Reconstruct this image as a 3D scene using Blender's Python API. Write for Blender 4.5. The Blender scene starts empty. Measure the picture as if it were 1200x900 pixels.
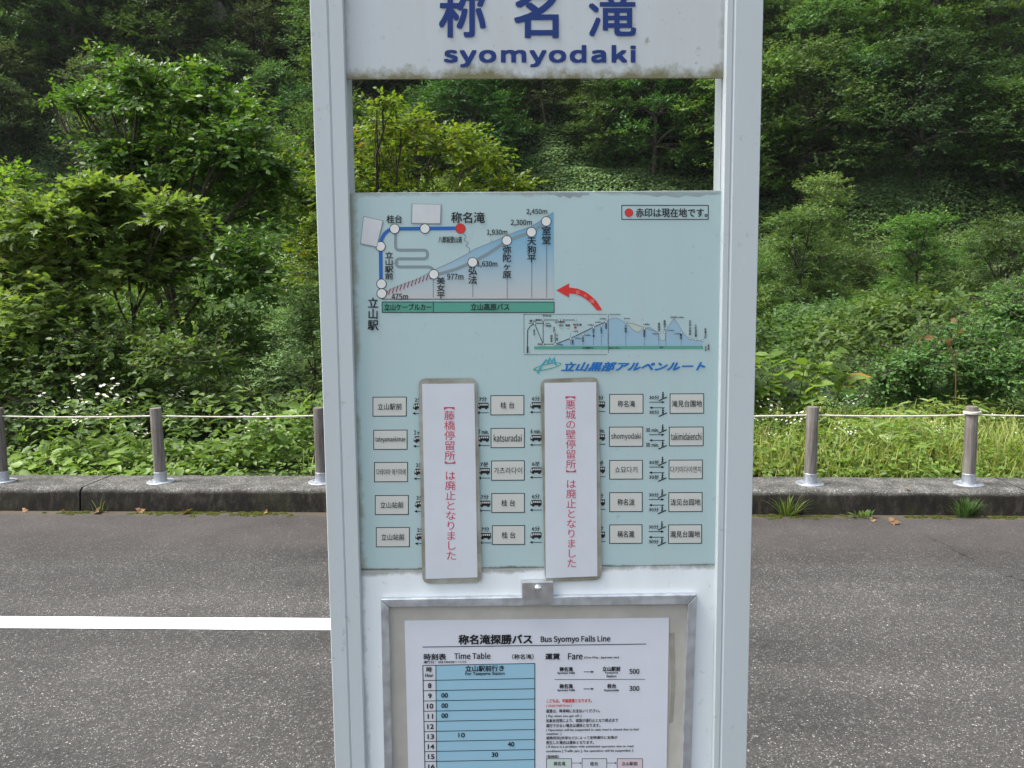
import bpy, bmesh, math, random, os
import numpy as np
from mathutils import Vector, Matrix
R = math.radians
scene = bpy.context.scene
COL = scene.collection

# ------------------------------------------------------------------ camera
F_PX, CAM_H, PITCH, ROLL = 960.0, 1.65, R(6.0), R(0.5)
cam = bpy.data.objects.new('camera', bpy.data.cameras.new('camera'))
COL.objects.link(cam)
_f = Vector((0, math.cos(PITCH), -math.sin(PITCH)))
_u0 = Vector((0, math.sin(PITCH), math.cos(PITCH)))
_r0 = Vector((1, 0, 0))
_r = _r0 * math.cos(ROLL) - _u0 * math.sin(ROLL)
_u = _u0 * math.cos(ROLL) + _r0 * math.sin(ROLL)
CAM = Vector((0, 0, CAM_H))
cam.matrix_world = Matrix.Translation(CAM) @ Matrix((_r, _u, -_f)).transposed().to_4x4()
cam.data.sensor_fit = 'HORIZONTAL'
cam.data.sensor_width = 36
cam.data.lens = F_PX / 1200 * 36
cam.data.clip_start = 0.05
cam.data.clip_end = 3000
scene.camera = cam

# ------------------------------------------------------------------ sky and sun (bright overcast)
SUN_EL, SUN_AZ = R(60), R(-94)          # azimuth from +Y towards +X
w = bpy.data.worlds.new('World'); scene.world = w; w.use_nodes = True
nt = w.node_tree
bg = nt.nodes['Background']
sky = nt.nodes.new('ShaderNodeTexSky'); sky.sky_type = 'NISHITA'; sky.sun_disc = False
sky.sun_elevation = SUN_EL; sky.sun_rotation = SUN_AZ
sky.air_density = 1.0; sky.dust_density = 4.0; sky.ozone_density = 1.0
hs = nt.nodes.new('ShaderNodeHueSaturation'); hs.inputs['Saturation'].default_value = 0.42
nt.links.new(sky.outputs[0], hs.inputs['Color']); nt.links.new(hs.outputs[0], bg.inputs[0])
bg.inputs[1].default_value = 0.15
sun = bpy.data.objects.new('sun', bpy.data.lights.new('sun', 'SUN'))
sun.data.energy = 2.6; sun.data.angle = R(22); sun.data.color = (1, .96, .9)
sd = Vector((math.sin(SUN_AZ) * math.cos(SUN_EL), math.cos(SUN_AZ) * math.cos(SUN_EL), math.sin(SUN_EL)))
sun.rotation_euler = sd.to_track_quat('Z', 'Y').to_euler()
COL.objects.link(sun)
scene.view_settings.view_transform = 'Standard'
scene.view_settings.look = 'None'
scene.view_settings.exposure = 1.10
scene.view_settings.gamma = 1
scene.view_settings.use_curve_mapping = False
try:
    scene.cycles.max_bounces = 6; scene.cycles.diffuse_bounces = 4; scene.cycles.glossy_bounces = 2
    scene.cycles.transmission_bounces = 4; scene.cycles.transparent_max_bounces = 4
    scene.cycles.use_denoising = True
except Exception:
    pass

# ------------------------------------------------------------------ geometry helpers
def ray(px, py):
    return (_f + _r * ((px - 600) / F_PX) + _u * ((450 - py) / F_PX))
YAW = R(3.0)                              # the road runs slightly towards us on the right
def rw(s, t, z=0.0):                      # road frame -> world
    return Vector((s * math.cos(YAW) + t * math.sin(YAW), -s * math.sin(YAW) + t * math.cos(YAW), z))
def wr(v):
    return v.x * math.cos(YAW) - v.y * math.sin(YAW), v.x * math.sin(YAW) + v.y * math.cos(YAW)
def at_depth(px, py, D):                  # point on a pixel's ray at distance D ahead
    d = ray(px, py); return CAM + d * (D / d.y)
def on_z(px, py, z=0.0):
    d = ray(px, py); return CAM + d * ((z - CAM_H) / d.z)
def to_px(p):
    q = Vector(p) - CAM; k = q.dot(_f)
    return 600 + F_PX * q.dot(_r) / k, 450 - F_PX * q.dot(_u) / k, k

def link(o, parent=None):
    COL.objects.link(o)
    if parent is not None: o.parent = parent
    return o
def tag(o, label=None, cat=None, group=None, kind=None):
    if label: o['label'] = label
    if cat: o['category'] = cat
    if group: o['group'] = group
    if kind: o['kind'] = kind
    return o
def empty(name, loc=(0, 0, 0), rz=0.0):
    o = bpy.data.objects.new(name, None); o.empty_display_size = .2
    o.location = loc; o.rotation_euler = (0, 0, rz); return link(o)
def raw_mesh(name, verts, loops, starts, mats, midx=None, rnd=None, smooth=False):
    me = bpy.data.meshes.new(name)
    verts = np.ascontiguousarray(verts, np.float32)
    me.vertices.add(len(verts)); me.vertices.foreach_set('co', verts.ravel())
    me.loops.add(len(loops)); me.loops.foreach_set('vertex_index', np.asarray(loops, np.int32))
    me.polygons.add(len(starts)); me.polygons.foreach_set('loop_start', np.asarray(starts, np.int32))
    for m in mats: me.materials.append(m)
    if midx is not None: me.polygons.foreach_set('material_index', np.asarray(midx, np.int32))
    me.update(calc_edges=True)
    if smooth: me.polygons.foreach_set('use_smooth', np.ones(len(starts), bool))
    if rnd is not None:
        a = me.attributes.new('rnd', 'FLOAT', 'FACE'); a.data.foreach_set('value', np.asarray(rnd, np.float32))
    return me

class MB:                                 # collects polygons, boxes, tubes; one mesh
    def __init__(s): s.v = []; s.f = []; s.m = []; s.mats = []; s.sm = []
    def mi(s, m):
        if m not in s.mats: s.mats.append(m)
        return s.mats.index(m)
    def poly(s, pts, m, smooth=False):
        b = len(s.v); s.v += [tuple(p) for p in pts]; s.f.append(list(range(b, b + len(pts)))); s.m.append(s.mi(m)); s.sm.append(smooth)
    def add(s, vs, fs, m, smooth=False):
        b = len(s.v); s.v += [tuple(p) for p in vs]; k = s.mi(m)
        for f in fs: s.f.append([b + i for i in f]); s.m.append(k); s.sm.append(smooth)
    def box(s, a, b, m):
        x0, y0, z0 = a; x1, y1, z1 = b
        vs = [(x0, y0, z0), (x1, y0, z0), (x1, y1, z0), (x0, y1, z0), (x0, y0, z1), (x1, y0, z1), (x1, y1, z1), (x0, y1, z1)]
        s.add(vs, [(3, 2, 1, 0), (4, 5, 6, 7), (0, 1, 5, 4), (1, 2, 6, 5), (2, 3, 7, 6), (3, 0, 4, 7)], m)
    def prism(s, prof, y0, y1, m, axis='y', smooth=False):   # prof = list of 2-D points
        n = len(prof)
        if axis == 'y': vs = [(p[0], y0, p[1]) for p in prof] + [(p[0], y1, p[1]) for p in prof]
        elif axis == 'z': vs = [(p[0], p[1], y0) for p in prof] + [(p[0], p[1], y1) for p in prof]
        else: vs = [(y0, p[0], p[1]) for p in prof] + [(y1, p[0], p[1]) for p in prof]
        fs = [(i, (i + 1) % n, n + (i + 1) % n, n + i) for i in range(n)]
        s.add(vs, fs, m, smooth); s.add(vs, [tuple(range(n))[::-1], tuple(range(n, 2 * n))], m)
    def tube(s, pts, rad, m, sides=6, cap=False):
        pts = [Vector(p) for p in pts]; n = len(pts)
        if not hasattr(rad, '__len__'): rad = [rad] * n
        vs = []; up = Vector((0, 0, 1))
        for i, p in enumerate(pts):
            d = (pts[min(i + 1, n - 1)] - pts[max(i - 1, 0)])
            d = d.normalized() if d.length > 1e-9 else up
            a = d.cross(up) if abs(d.z) < .95 else d.cross(Vector((1, 0, 0))); a.normalize(); b = d.cross(a)
            for k in range(sides):
                t = 2 * math.pi * k / sides
                vs.append(p + (a * math.cos(t) + b * math.sin(t)) * rad[i])
        fs = [(i * sides + k, i * sides + (k + 1) % sides, (i + 1) * sides + (k + 1) % sides, (i + 1) * sides + k)
              for i in range(n - 1) for k in range(sides)]
        if cap: fs += [tuple(range(sides))[::-1], tuple(range((n - 1) * sides, n * sides))]
        s.add(vs, fs, m, True)
    def lathe(s, prof, m, c=(0, 0), sides=20, smooth=True):  # prof = (r, z)
        vs = []; n = len(prof)
        for r, z in prof:
            for k in range(sides):
                t = 2 * math.pi * k / sides; vs.append((c[0] + r * math.cos(t), c[1] + r * math.sin(t), z))
        fs = [(i * sides + k, i * sides + (k + 1) % sides, (i + 1) * sides + (k + 1) % sides, (i + 1) * sides + k)
              for i in range(n - 1) for k in range(sides)]
        s.add(vs, fs, m, smooth)
    def mesh(s, name):
        loops = [i for f in s.f for i in f]; st = np.cumsum([0] + [len(f) for f in s.f[:-1]]) if s.f else []
        me = raw_mesh(name, np.array(s.v), loops, st, s.mats, s.m)
        me.polygons.foreach_set('use_smooth', np.array(s.sm, bool)); me.update()
        return me
    def build(s, name, parent=None, loc=None):
        o = bpy.data.objects.new(name, s.mesh(name))
        if loc is not None: o.location = loc
        return link(o, parent)
def bevel(o, wdt=.002, seg=2):
    md = o.modifiers.new('bevel', 'BEVEL'); md.width = wdt; md.segments = seg; md.limit_method = 'ANGLE'; md.angle_limit = R(35); return o

# ------------------------------------------------------------------ material helpers
def new_mat(name, rough=.6, spec=.4, metal=0.0):
    m = bpy.data.materials.new(name); m.use_nodes = True
    p = m.node_tree.nodes['Principled BSDF']
    p.inputs['Roughness'].default_value = rough; p.inputs['Specular IOR Level'].default_value = spec; p.inputs['Metallic'].default_value = metal
    return m, m.node_tree, p
class NG:                                 # tiny node-graph helper
    def __init__(s, t): s.t = t
    def n(s, typ, **kw):
        nd = s.t.nodes.new('ShaderNode' + typ)
        for k, v in kw.items(): setattr(nd, k, v)
        return nd
    def put(s, sock, val):
        if isinstance(val, bpy.types.NodeSocket): s.t.links.new(val, sock)
        else: sock.default_value = val
    def coord(s, out='Object'): return s.n('TexCoord').outputs[out]
    def scale(s, vec, sc):
        m = s.n('Mapping'); s.put(m.inputs['Vector'], vec); m.inputs['Scale'].default_value = sc; return m.outputs[0]
    def noise(s, vec, sc, det=4, rough=.55, out='Fac'):
        n = s.n('TexNoise'); s.put(n.inputs['Vector'], vec); n.inputs['Scale'].default_value = sc
        n.inputs['Detail'].default_value = det; n.inputs['Roughness'].default_value = rough; return n.outputs[out]
    def voro(s, vec, sc, out='Color', feature='F1'):
        n = s.n('TexVoronoi', feature=feature); s.put(n.inputs['Vector'], vec); n.inputs['Scale'].default_value = sc; return n.outputs[out]
    def ramp(s, fac, stops):
        r = s.n('ValToRGB'); s.put(r.inputs[0], fac); e = r.color_ramp.elements
        while len(e) < len(stops): e.new(.5)
        for i, (p, c) in enumerate(stops):
            e[i].position = p; e[i].color = (*(c if hasattr(c, '__len__') else (c, c, c)), 1)
        return r.outputs[0]
    def mix(s, fac, a, b, mode='MIX'):
        m = s.n('Mix', data_type='RGBA', blend_type=mode); s.put(m.inputs[0], fac)
        for k, v in ((6, a), (7, b)):
            s.put(m.inputs[k], v if isinstance(v, bpy.types.NodeSocket) else (*v, 1))
        return m.outputs[2]
    def math(s, op, a, b=0.0, clamp=False):
        m = s.n('Math', operation=op, use_clamp=clamp); s.put(m.inputs[0], a); s.put(m.inputs[1], b); return m.outputs[0]
    def sep(s, vec):
        x = s.n('SeparateXYZ'); s.put(x.inputs[0], vec); return x.outputs
    def rng(s, v, a, b, c=0.0, d=1.0):
        m = s.n('MapRange'); s.put(m.inputs[0], v)
        for i, q in enumerate((a, b, c, d)): m.inputs[1 + i].default_value = q
        return m.outputs[0]
    def bump(s, h, st, dist, p):
        b = s.n('Bump'); b.inputs['Strength'].default_value = st; b.inputs['Distance'].default_value = dist
        s.put(b.inputs['Height'], h); s.t.links.new(b.outputs[0], p.inputs['Normal'])
def plain(name, c, rough=.6, spec=.3, metal=0.0):
    m, t, p = new_mat(name, rough, spec, metal); p.inputs['Base Color'].default_value = (*c, 1); return m

# road
def mk_asphalt():
    m, t, p = new_mat('asphalt', .85, .25); g = NG(t); co = g.coord()
    v1 = g.voro(co, 260); x1 = g.sep(v1)[0]
    v2 = g.voro(co, 105); x2 = g.sep(v2)[1]
    big = g.noise(g.scale(co, (.25, 1.3, 1)), 1.3, 5)
    wheel = g.noise(g.scale(co, (.05, 1.0, 1)), 1.1, 2)
    base = g.ramp(x1, [(0, (.040, .0385, .0375)), (.6, (.056, .054, .052)), (.90, (.070, .067, .065)), (.965, (.14, .135, .13)), (1, (.38, .37, .36))])
    b2 = g.ramp(x2, [(0, (.75, .75, .75)), (.6, (1, 1, 1)), (.9, (1.05, 1.05, 1.03)), (1, (2.0, 2.0, 1.95))])
    c = g.mix(1.0, base, b2, 'MULTIPLY')
    c = g.mix(1.0, c, g.ramp(big, [(.25, .78), (.75, 1.18)]), 'MULTIPLY')
    c = g.mix(1.0, c, g.ramp(wheel, [(.3, .74), (.7, 1.18)]), 'MULTIPLY')
    # the strip by the kerb is dirtier and smoother
    y = g.sep(co)[1]
    edge = g.rng(g.math('ADD', y, g.math('MULTIPLY', big, .8)), 5.35, 5.9)
    c = g.mix(g.math('MULTIPLY', edge, .6), c, (.052, .046, .042))
    silt = g.rng(g.math('ADD', y, g.math('MULTIPLY', g.noise(co, 9), .14)), 6.10, 6.16)
    c = g.mix(g.math('MULTIPLY', silt, .75), c, (.085, .070, .048))
    # repair scuff and hairline crack
    cr = g.noise(g.scale(co, (.8, 1, 1)), .55, 3); patch = g.ramp(g.noise(co, .8, 6, .7), [(.35, .76), (.5, 1.0), (.62, 1.18)])
    c = g.mix(1.0, c, patch, 'MULTIPLY')
    t.links.new(c, p.inputs['Base Color'])
    h = g.math('ADD', g.voro(co, 230, 'Distance'), g.math('MULTIPLY', g.voro(co, 105, 'Distance'), .9))
    g.bump(h, .4, .004, p); return m
def mk_concrete():
    m, t, p = new_mat('weathered_concrete', .9, .2); g = NG(t); co = g.coord()
    sp = g.sep(g.voro(co, 130))[0]
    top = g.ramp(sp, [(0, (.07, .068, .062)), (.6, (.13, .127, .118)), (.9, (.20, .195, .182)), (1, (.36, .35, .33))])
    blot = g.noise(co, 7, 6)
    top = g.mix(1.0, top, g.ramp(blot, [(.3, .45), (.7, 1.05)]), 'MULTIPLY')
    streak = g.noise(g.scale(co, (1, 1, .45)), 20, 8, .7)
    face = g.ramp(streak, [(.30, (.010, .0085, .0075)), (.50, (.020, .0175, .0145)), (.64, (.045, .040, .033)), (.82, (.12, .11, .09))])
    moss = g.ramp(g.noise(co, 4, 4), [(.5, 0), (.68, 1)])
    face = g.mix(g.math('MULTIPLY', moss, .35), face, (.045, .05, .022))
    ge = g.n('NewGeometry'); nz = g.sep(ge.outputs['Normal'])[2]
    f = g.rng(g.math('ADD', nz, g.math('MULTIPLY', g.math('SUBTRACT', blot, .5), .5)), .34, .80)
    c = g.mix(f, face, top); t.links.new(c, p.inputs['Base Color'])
    g.bump(g.math('ADD', g.voro(co, 130, 'Distance'), g.noise(co, 40, 5)), .6, .005, p); return m
def mk_soil(name, c1, c2, c3, sc=1.2):
    m, t, p = new_mat(name, .95, .1); g = NG(t); co = g.coord()
    n = g.noise(co, sc, 8, .65); c = g.ramp(n, [(.3, c1), (.5, c2), (.7, c3)])
    t.links.new(c, p.inputs['Base Color']); g.bump(g.noise(co, sc * 3, 6), .8, .3, p); return m
def mk_line_paint():
    m, t, p = new_mat('road_paint', .6, .3); g = NG(t); co = g.coord()
    c = g.mix(g.ramp(g.noise(co, 120, 3), [(.52, 0), (.72, .7)]), (.80, .80, .78), (.42, .41, .39))
    t.links.new(c, p.inputs['Base Color']); g.bump(g.voro(co, 170, 'Distance'), .3, .003, p); return m
# sign
def mk_sign_white(name='painted_aluminium', col=(.66, .69, .72), dirt=1.0, grime=None, rough=.38):
    """white paint with specks, scuffs and streaks of real dirt; grime = list of (axis, edge, reach, colour)"""
    m, t, p = new_mat(name, rough, .45); g = NG(t); co = g.coord()
    c = g.mix(g.ramp(g.noise(g.scale(co, (6, 6, .6)), 3, 5), [(.4, 0), (.8, .22 * dirt)]), col, (.42, .42, .38))
    c = g.mix(g.math('MULTIPLY', g.ramp(g.noise(co, 60, 6, .7), [(.60, 0), (.72, .75)]), g.ramp(g.noise(co, 9, 3), [(.46, 0), (.62, dirt)])), c, (.22, .21, .18))
    c = g.mix(g.ramp(g.noise(co, 230, 2), [(.74, 0), (.78, .5 * dirt)]), c, (.12, .12, .11))
    sp = g.sep(co)
    for ax, e0, e1, gc, amt in (grime or []):
        d = g.rng(sp[ax], e0, e1, 1, 0)
        n = g.noise(co, 55, 6, .7); n2 = g.noise(co, 11, 3)
        f = g.math('ADD', d, g.math('MULTIPLY', g.math('ADD', g.math('SUBTRACT', n, .5), g.math('SUBTRACT', n2, .5)), 1.3))
        f = g.math('MULTIPLY', g.rng(f, .45, .95), g.math('MULTIPLY', g.rng(d, 0, .35), amt), True)
        c = g.mix(f, c, gc)
    t.links.new(c, p.inputs['Base Color'])
    g.bump(g.noise(co, 90, 3), .05, .002, p); return m
def mk_metal(name, c, rough=.4):
    m, t, p = new_mat(name, rough, .5, .85); g = NG(t); co = g.coord()
    n = g.noise(g.scale(co, (3, 3, 3)), 20, 5)
    cc = g.ramp(n, [(.3, tuple(k * .75 for k in c)), (.7, c)]); t.links.new(cc, p.inputs['Base Color'])
    t.links.new(g.rng(n, .3, .7, rough * .8, rough * 1.3), p.inputs['Roughness']); return m
def mk_dirty(name, c1, c2, sc=25, rough=.7):
    m, t, p = new_mat(name, rough, .3); g = NG(t); co = g.coord()
    c = g.ramp(g.math('ADD', g.math('MULTIPLY', g.noise(co, sc, 6, .65), .6), g.math('MULTIPLY', g.noise(co, sc / 5, 3), .4)), [(.36, c1), (.64, c2)])
    t.links.new(c, p.inputs['Base Color']); return m
def mk_wood():
    m, t, p = new_mat('weathered_wood', .85, .2); g = NG(t); co = g.coord()
    n = g.noise(g.scale(co, (1, 1, .06)), 70, 6, .65)
    oi = g.n('ObjectInfo').outputs['Random']
    c = g.ramp(n, [(.3, (.080, .070, .062)), (.5, (.155, .140, .128)), (.7, (.23, .215, .20))])
    c = g.mix(g.ramp(g.noise(co, 8, 4), [(.5, 0), (.7, .6)]), c, (.10, .075, .058))
    c = g.mix(1.0, c, g.ramp(oi, [(0, .8), (1, 1.12)]), 'MULTIPLY')
    t.links.new(c, p.inputs['Base Color']); g.bump(n, .5, .003, p); return m
def mk_bark(name='bark', c1=(.035, .030, .024), c2=(.10, .085, .068)):
    m, t, p = new_mat(name, .9, .2); g = NG(t); co = g.coord()
    n = g.noise(g.scale(co, (1, 1, .3)), 25, 5)
    t.links.new(g.ramp(n, [(.35, c1), (.65, c2)]), p.inputs['Base Color']); return m
def mk_leaf(name, stops, trans=.30, rough=.45, spec=.45, vary=.25, tcol=1.25):
    """stops = leaf colours from the darkest kind of leaf to the palest; each leaf takes one by its rnd value"""
    m, t, p = new_mat(name, rough, spec); g = NG(t)
    at = g.n('Attribute'); at.attribute_name = 'rnd'
    c = g.ramp(at.outputs['Fac'], stops)
    oi = g.n('ObjectInfo').outputs['Random']
    h = g.n('HueSaturation'); g.put(h.inputs['Color'], c)
    g.put(h.inputs['Hue'], g.rng(oi, 0, 1, .5 - vary * .06, .5 + vary * .06))
    oi2 = g.math('FRACT', g.math('MULTIPLY', oi, 7.31))
    g.put(h.inputs['Value'], g.rng(oi2, 0, 1, 1 - vary, 1 + vary))
    g.put(h.inputs['Saturation'], g.rng(g.math('FRACT', g.math('MULTIPLY', oi, 3.77)), 0, 1, 1 - vary * .5, 1.05))
    c = h.outputs[0]
    t.links.new(c, p.inputs['Base Color'])
    tr = g.n('BsdfTranslucent')
    c2 = g.mix(1.0, c, (tcol * 1.15, tcol * 1.15, tcol * .55), 'MULTIPLY'); t.links.new(c2, tr.inputs['Color'])
    mx = g.n('MixShader'); mx.inputs[0].default_value = trans
    t.links.new(p.outputs[0], mx.inputs[1]); t.links.new(tr.outputs[0], mx.inputs[2])
    t.links.new(mx.outputs[0], t.nodes['Material Output'].inputs['Surface']); return m
def mk_rock():
    m, t, p = new_mat('cliff_rock', .95, .15); g = NG(t); co = g.coord()
    n = g.noise(g.scale(co, (1, 1, .35)), .55, 8, .7); n2 = g.noise(co, .16, 5)
    rock = g.ramp(n, [(.32, (.035, .032, .03)), (.5, (.09, .082, .078)), (.68, (.17, .155, .15))])
    soil = g.ramp(n, [(.35, (.018, .026, .010)), (.65, (.045, .065, .022))])
    ge = g.n('NewGeometry'); nz = g.sep(ge.outputs['Normal'])[2]
    f = g.rng(g.math('ADD', nz, g.math('MULTIPLY', g.math('SUBTRACT', n2, .5), .6)), .30, .46)
    t.links.new(g.mix(f, rock, soil), p.inputs['Base Color']); g.bump(n, 1.0, .8, p); return m

M = {}
M['asphalt'] = mk_asphalt(); M['concrete'] = mk_concrete(); M['paint'] = mk_line_paint()
M['ground'] = mk_rock()
M['wood'] = mk_wood(); M['bark'] = mk_bark(); M['pale_bark'] = mk_bark('pale_bark', (.12, .11, .10), (.30, .28, .25))
M['galv'] = mk_metal('galvanised_steel', (.52, .55, .60), .5)
M['rope'] = mk_dirty('rope_fibre', (.42, .39, .33), (.66, .63, .56), 90)
GRIME = (.155, .150, .070)
M['black'] = plain('black_ink', (.012, .014, .018), .5)
M['navy'] = plain('navy_ink', (.005, .030, .165), .45)
M['grey_ink'] = plain('grey_ink', (.20, .26, .28), .5)
M['blue'] = plain('blue_ink', (.02, .115, .40), .45)
M['red'] = plain('red_ink', (.56, .035, .03), .45)
M['crimson'] = plain('faded_crimson_ink', (.50, .04, .09), .5)
M['pink'] = plain('pale_red_ink', (.70, .30, .28), .5)
M['dark_red'] = plain('dark_red_ink', (.26, .03, .05), .5)
M['green'] = plain('green_ink', (.085, .31, .235), .5)
M['teal'] = plain('teal_ink', (.03, .33, .42), .5)
M['brand_blue'] = plain('bright_blue_ink', (.01, .14, .45), .4)
M['box_white'] = plain('off_white_ink', (.52, .54, .51), .5)
M['offwhite'] = plain('circle_white_ink', (.66, .68, .66), .5)
M['thumb'] = mk_dirty('cover_paper', (.50, .53, .55), (.58, .60, .62), 40)
M['paper'] = mk_dirty('white_paper', (.57, .60, .66), (.61, .64, .70), 14, .6)
M['notice'] = mk_dirty('notice_paper', (.53, .57, .62), (.58, .62, .67), 14, .5)
M['tape'] = mk_dirty('dirty_laminate', (.17, .155, .115), (.36, .38, .34), 22, .4)
M['backing'] = mk_dirty('beige_backing_board', (.36, .35, .31), (.47, .46, .42), 16, .6)
M['cell_blue'] = plain('table_blue_ink', (.27, .48, .60), .6)
M['cell_pale'] = plain('table_pale_ink', (.55, .58, .63), .6)
M['cell_pink'] = plain('table_pink_ink', (.60, .50, .54), .6)
M['cell_green'] = plain('table_green_ink', (.50, .58, .56), .6)
M['steel'] = mk_metal('brushed_steel', (.62, .64, .66), .35)
M['alu'] = mk_metal('aluminium_trim', (.66, .70, .76), .42)
M['seam'] = plain('dark_seam', (.03, .03, .03), .8)

# ------------------------------------------------------------------ terrain
def _hash(ix, iy, seed):
    n = (ix.astype(np.int64) * 374761393 + iy.astype(np.int64) * 668265263 + seed * 982451653) & 0x7fffffff
    n = ((n ^ (n >> 13)) * 1274126177) & 0x7fffffff
    n = n ^ (n >> 16)
    return (n & 0xffff) / 65535.0
def vnoise(x, y, seed=0):
    x = np.asarray(x, float); y = np.asarray(y, float)
    ix = np.floor(x); iy = np.floor(y); fx = x - ix; fy = y - iy
    fx = fx * fx * (3 - 2 * fx); fy = fy * fy * (3 - 2 * fy)
    a = _hash(ix, iy, seed); b = _hash(ix + 1, iy, seed); c = _hash(ix, iy + 1, seed); d = _hash(ix + 1, iy + 1, seed)
    return (a * (1 - fx) + b * fx) * (1 - fy) + (c * (1 - fx) + d * fx) * fy
def fbm(x, y, seed=0, o=4):
    return sum(vnoise(np.asarray(x) * 2 ** k, np.asarray(y) * 2 ** k, seed + k) * .5 ** k for k in range(o)) / (2 - .5 ** (o - 1)) - .5
TT = [-600, 6.60, 6.72, 9, 12, 17, 25, 35, 45, 55, 63, 72, 82, 100, 130, 170, 300, 700]
TZ = [-.05, -.05, .13, .14, -.3, -1.2, -1.2, -.2, 1.6, 5.5, 11, 24, 40, 62, 92, 118, 160, 200]
def height(s, t):
    s = np.asarray(s, float); t = np.asarray(t, float)
    far = np.clip((t - 40) / 25, 0, 1); mid = np.clip((t - 9) / 8, 0, 1)
    sh = far * (15 * fbm(s / 26, t / 60, 5, 3) + 5 * fbm(s / 8, t / 12, 9, 3))
    # a gully that comes down on the right
    gx = s - (36 - (t - 70) * .25); sh = sh - far * 9 * np.exp(-(gx / 5.0) ** 2)
    z = np.interp(t + sh, TT, TZ)
    return z + mid * (1.1 * fbm(s / 9, t / 9, 21, 4)) + np.clip((t - 6.8) / 1.5, 0, 1) * .12 * fbm(s / 1.2, t / 1.2, 3, 3)
_GS = np.arange(-90, 90.5, .5); _GT = np.arange(12, 112.5, .5)
_GH = height(*np.meshgrid(_GS, _GT))
def hgt(s, t):
    if 13 < t < 111 and abs(s) < 89:
        i = (t - 12) / .5; j = (s + 90) / .5; a, b = int(i), int(j); i -= a; j -= b
        return float((_GH[a, b] * (1 - j) + _GH[a, b + 1] * j) * (1 - i) + (_GH[a + 1, b] * (1 - j) + _GH[a + 1, b + 1] * j) * i)
    return float(height(np.array([s]), np.array([t]))[0])
def cast(px, py, t0=9.0, t1=140.0):        # where a line of sight meets the ground
    d = ray(px, py)
    ds, dt = wr(d)
    k = np.linspace(t0 / dt, t1 / dt, 1500)
    z = CAM_H + k * d.z; gz = height(ds * k, dt * k)
    hit = np.nonzero(z < gz)[0]
    if len(hit) == 0: return None
    kk = k[hit[0]]; return ds * kk, dt * kk, float(gz[hit[0]])

def build_ground():
    ss = np.concatenate([np.linspace(-420, -70, 24)[:-1], np.linspace(-70, -12, 60)[:-1], np.linspace(-12, 12, 90)[:-1], np.linspace(12, 70, 60)[:-1], np.linspace(70, 420, 24)])
    ts = np.concatenate([np.linspace(-420, -12, 14)[:-1], np.linspace(-12, 6.5, 8)[:-1], [6.55, 6.62, 6.70, 6.75], np.linspace(6.85, 14, 50)[:-1], np.linspace(14, 45, 60)[:-1], np.linspace(45, 110, 130)[:-1], np.linspace(110, 640, 40)])
    S, T = np.meshgrid(ss, ts); Z = height(S, T)
    V = np.stack([S, T, Z], -1).reshape(-1, 3)
    ns, nt_ = len(ss), len(ts)
    i = np.arange(nt_ - 1)[:, None] * ns + np.arange(ns - 1)[None]
    loops = np.stack([i, i + 1, i + 1 + ns, i + ns], -1).reshape(-1); st = np.arange((nt_ - 1) * (ns - 1)) * 4
    o = link(bpy.data.objects.new('ground', raw_mesh('ground', V, loops, st, [M['ground']], smooth=True)))
    o.rotation_euler.z = -YAW; o['kind'] = 'structure'
build_ground()
mb = MB(); mb.poly([(-150, -9, 0), (150, -9, 0), (150, 6.2, 0), (-150, 6.2, 0)], M['asphalt'])
o = mb.build('road'); o.rotation_euler.z = -YAW; o['kind'] = 'structure'
# painted line: ends behind the sign
def road_pt(px, py): s, t = wr(on_z(px, py)); return s, t
a = road_pt(0, 723); b = road_pt(0, 737); c = road_pt(388, 725.3); d = road_pt(388, 739.3)
def ext(p, q, s): k = (s - p[0]) / (q[0] - p[0]); return p[1] + (q[1] - p[1]) * k
s_end = wr(on_z(420, 732))[0]
mb = MB(); n = 60; rr = random.Random(3)
xs = [-30 + (s_end + 30) * i / n for i in range(n + 1)]
lo = [ext(b, d, x) + rr.uniform(-.004, .004) for x in xs]; hi = [ext(a, c, x) + rr.uniform(-.004, .004) for x in xs]
for i in range(n): mb.poly([(xs[i], lo[i], .004), (xs[i + 1], lo[i + 1], .004), (xs[i + 1], hi[i + 1], .004), (xs[i], hi[i], .004)], M['paint'])
o = mb.build('road_marking'); o.rotation_euler.z = -YAW; o['kind'] = 'structure'

rk = random.Random(12)
mb = MB(); cpx = [(1085, 628), (1098, 634), (1112, 640), (1122, 648), (1136, 654), (1150, 660), (1163, 668), (1180, 675), (1200, 680), (1240, 692)]
cp = [];
for p, q in zip(cpx[:-1], cpx[1:]):
    for k in range(4): cp.append((p[0] + (q[0] - p[0]) * k / 4 + rk.gauss(0, 1.5), p[1] + (q[1] - p[1]) * k / 4 + rk.gauss(0, .7)))
cp = [road_pt(*p) for p in cp]
for i in range(len(cp) - 1):
    w0, w1 = [.003 + .004 * rk.random() for _ in (0, 1)]
    mb.poly([(cp[i][0], cp[i][1] - w0, .003), (cp[i + 1][0], cp[i + 1][1] - w1, .003), (cp[i + 1][0], cp[i + 1][1] + w1, .003), (cp[i][0], cp[i][1] + w0, .003)], M['seam'])
o = mb.build('road_crack'); o.rotation_euler.z = -YAW; o['kind'] = 'structure'

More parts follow.
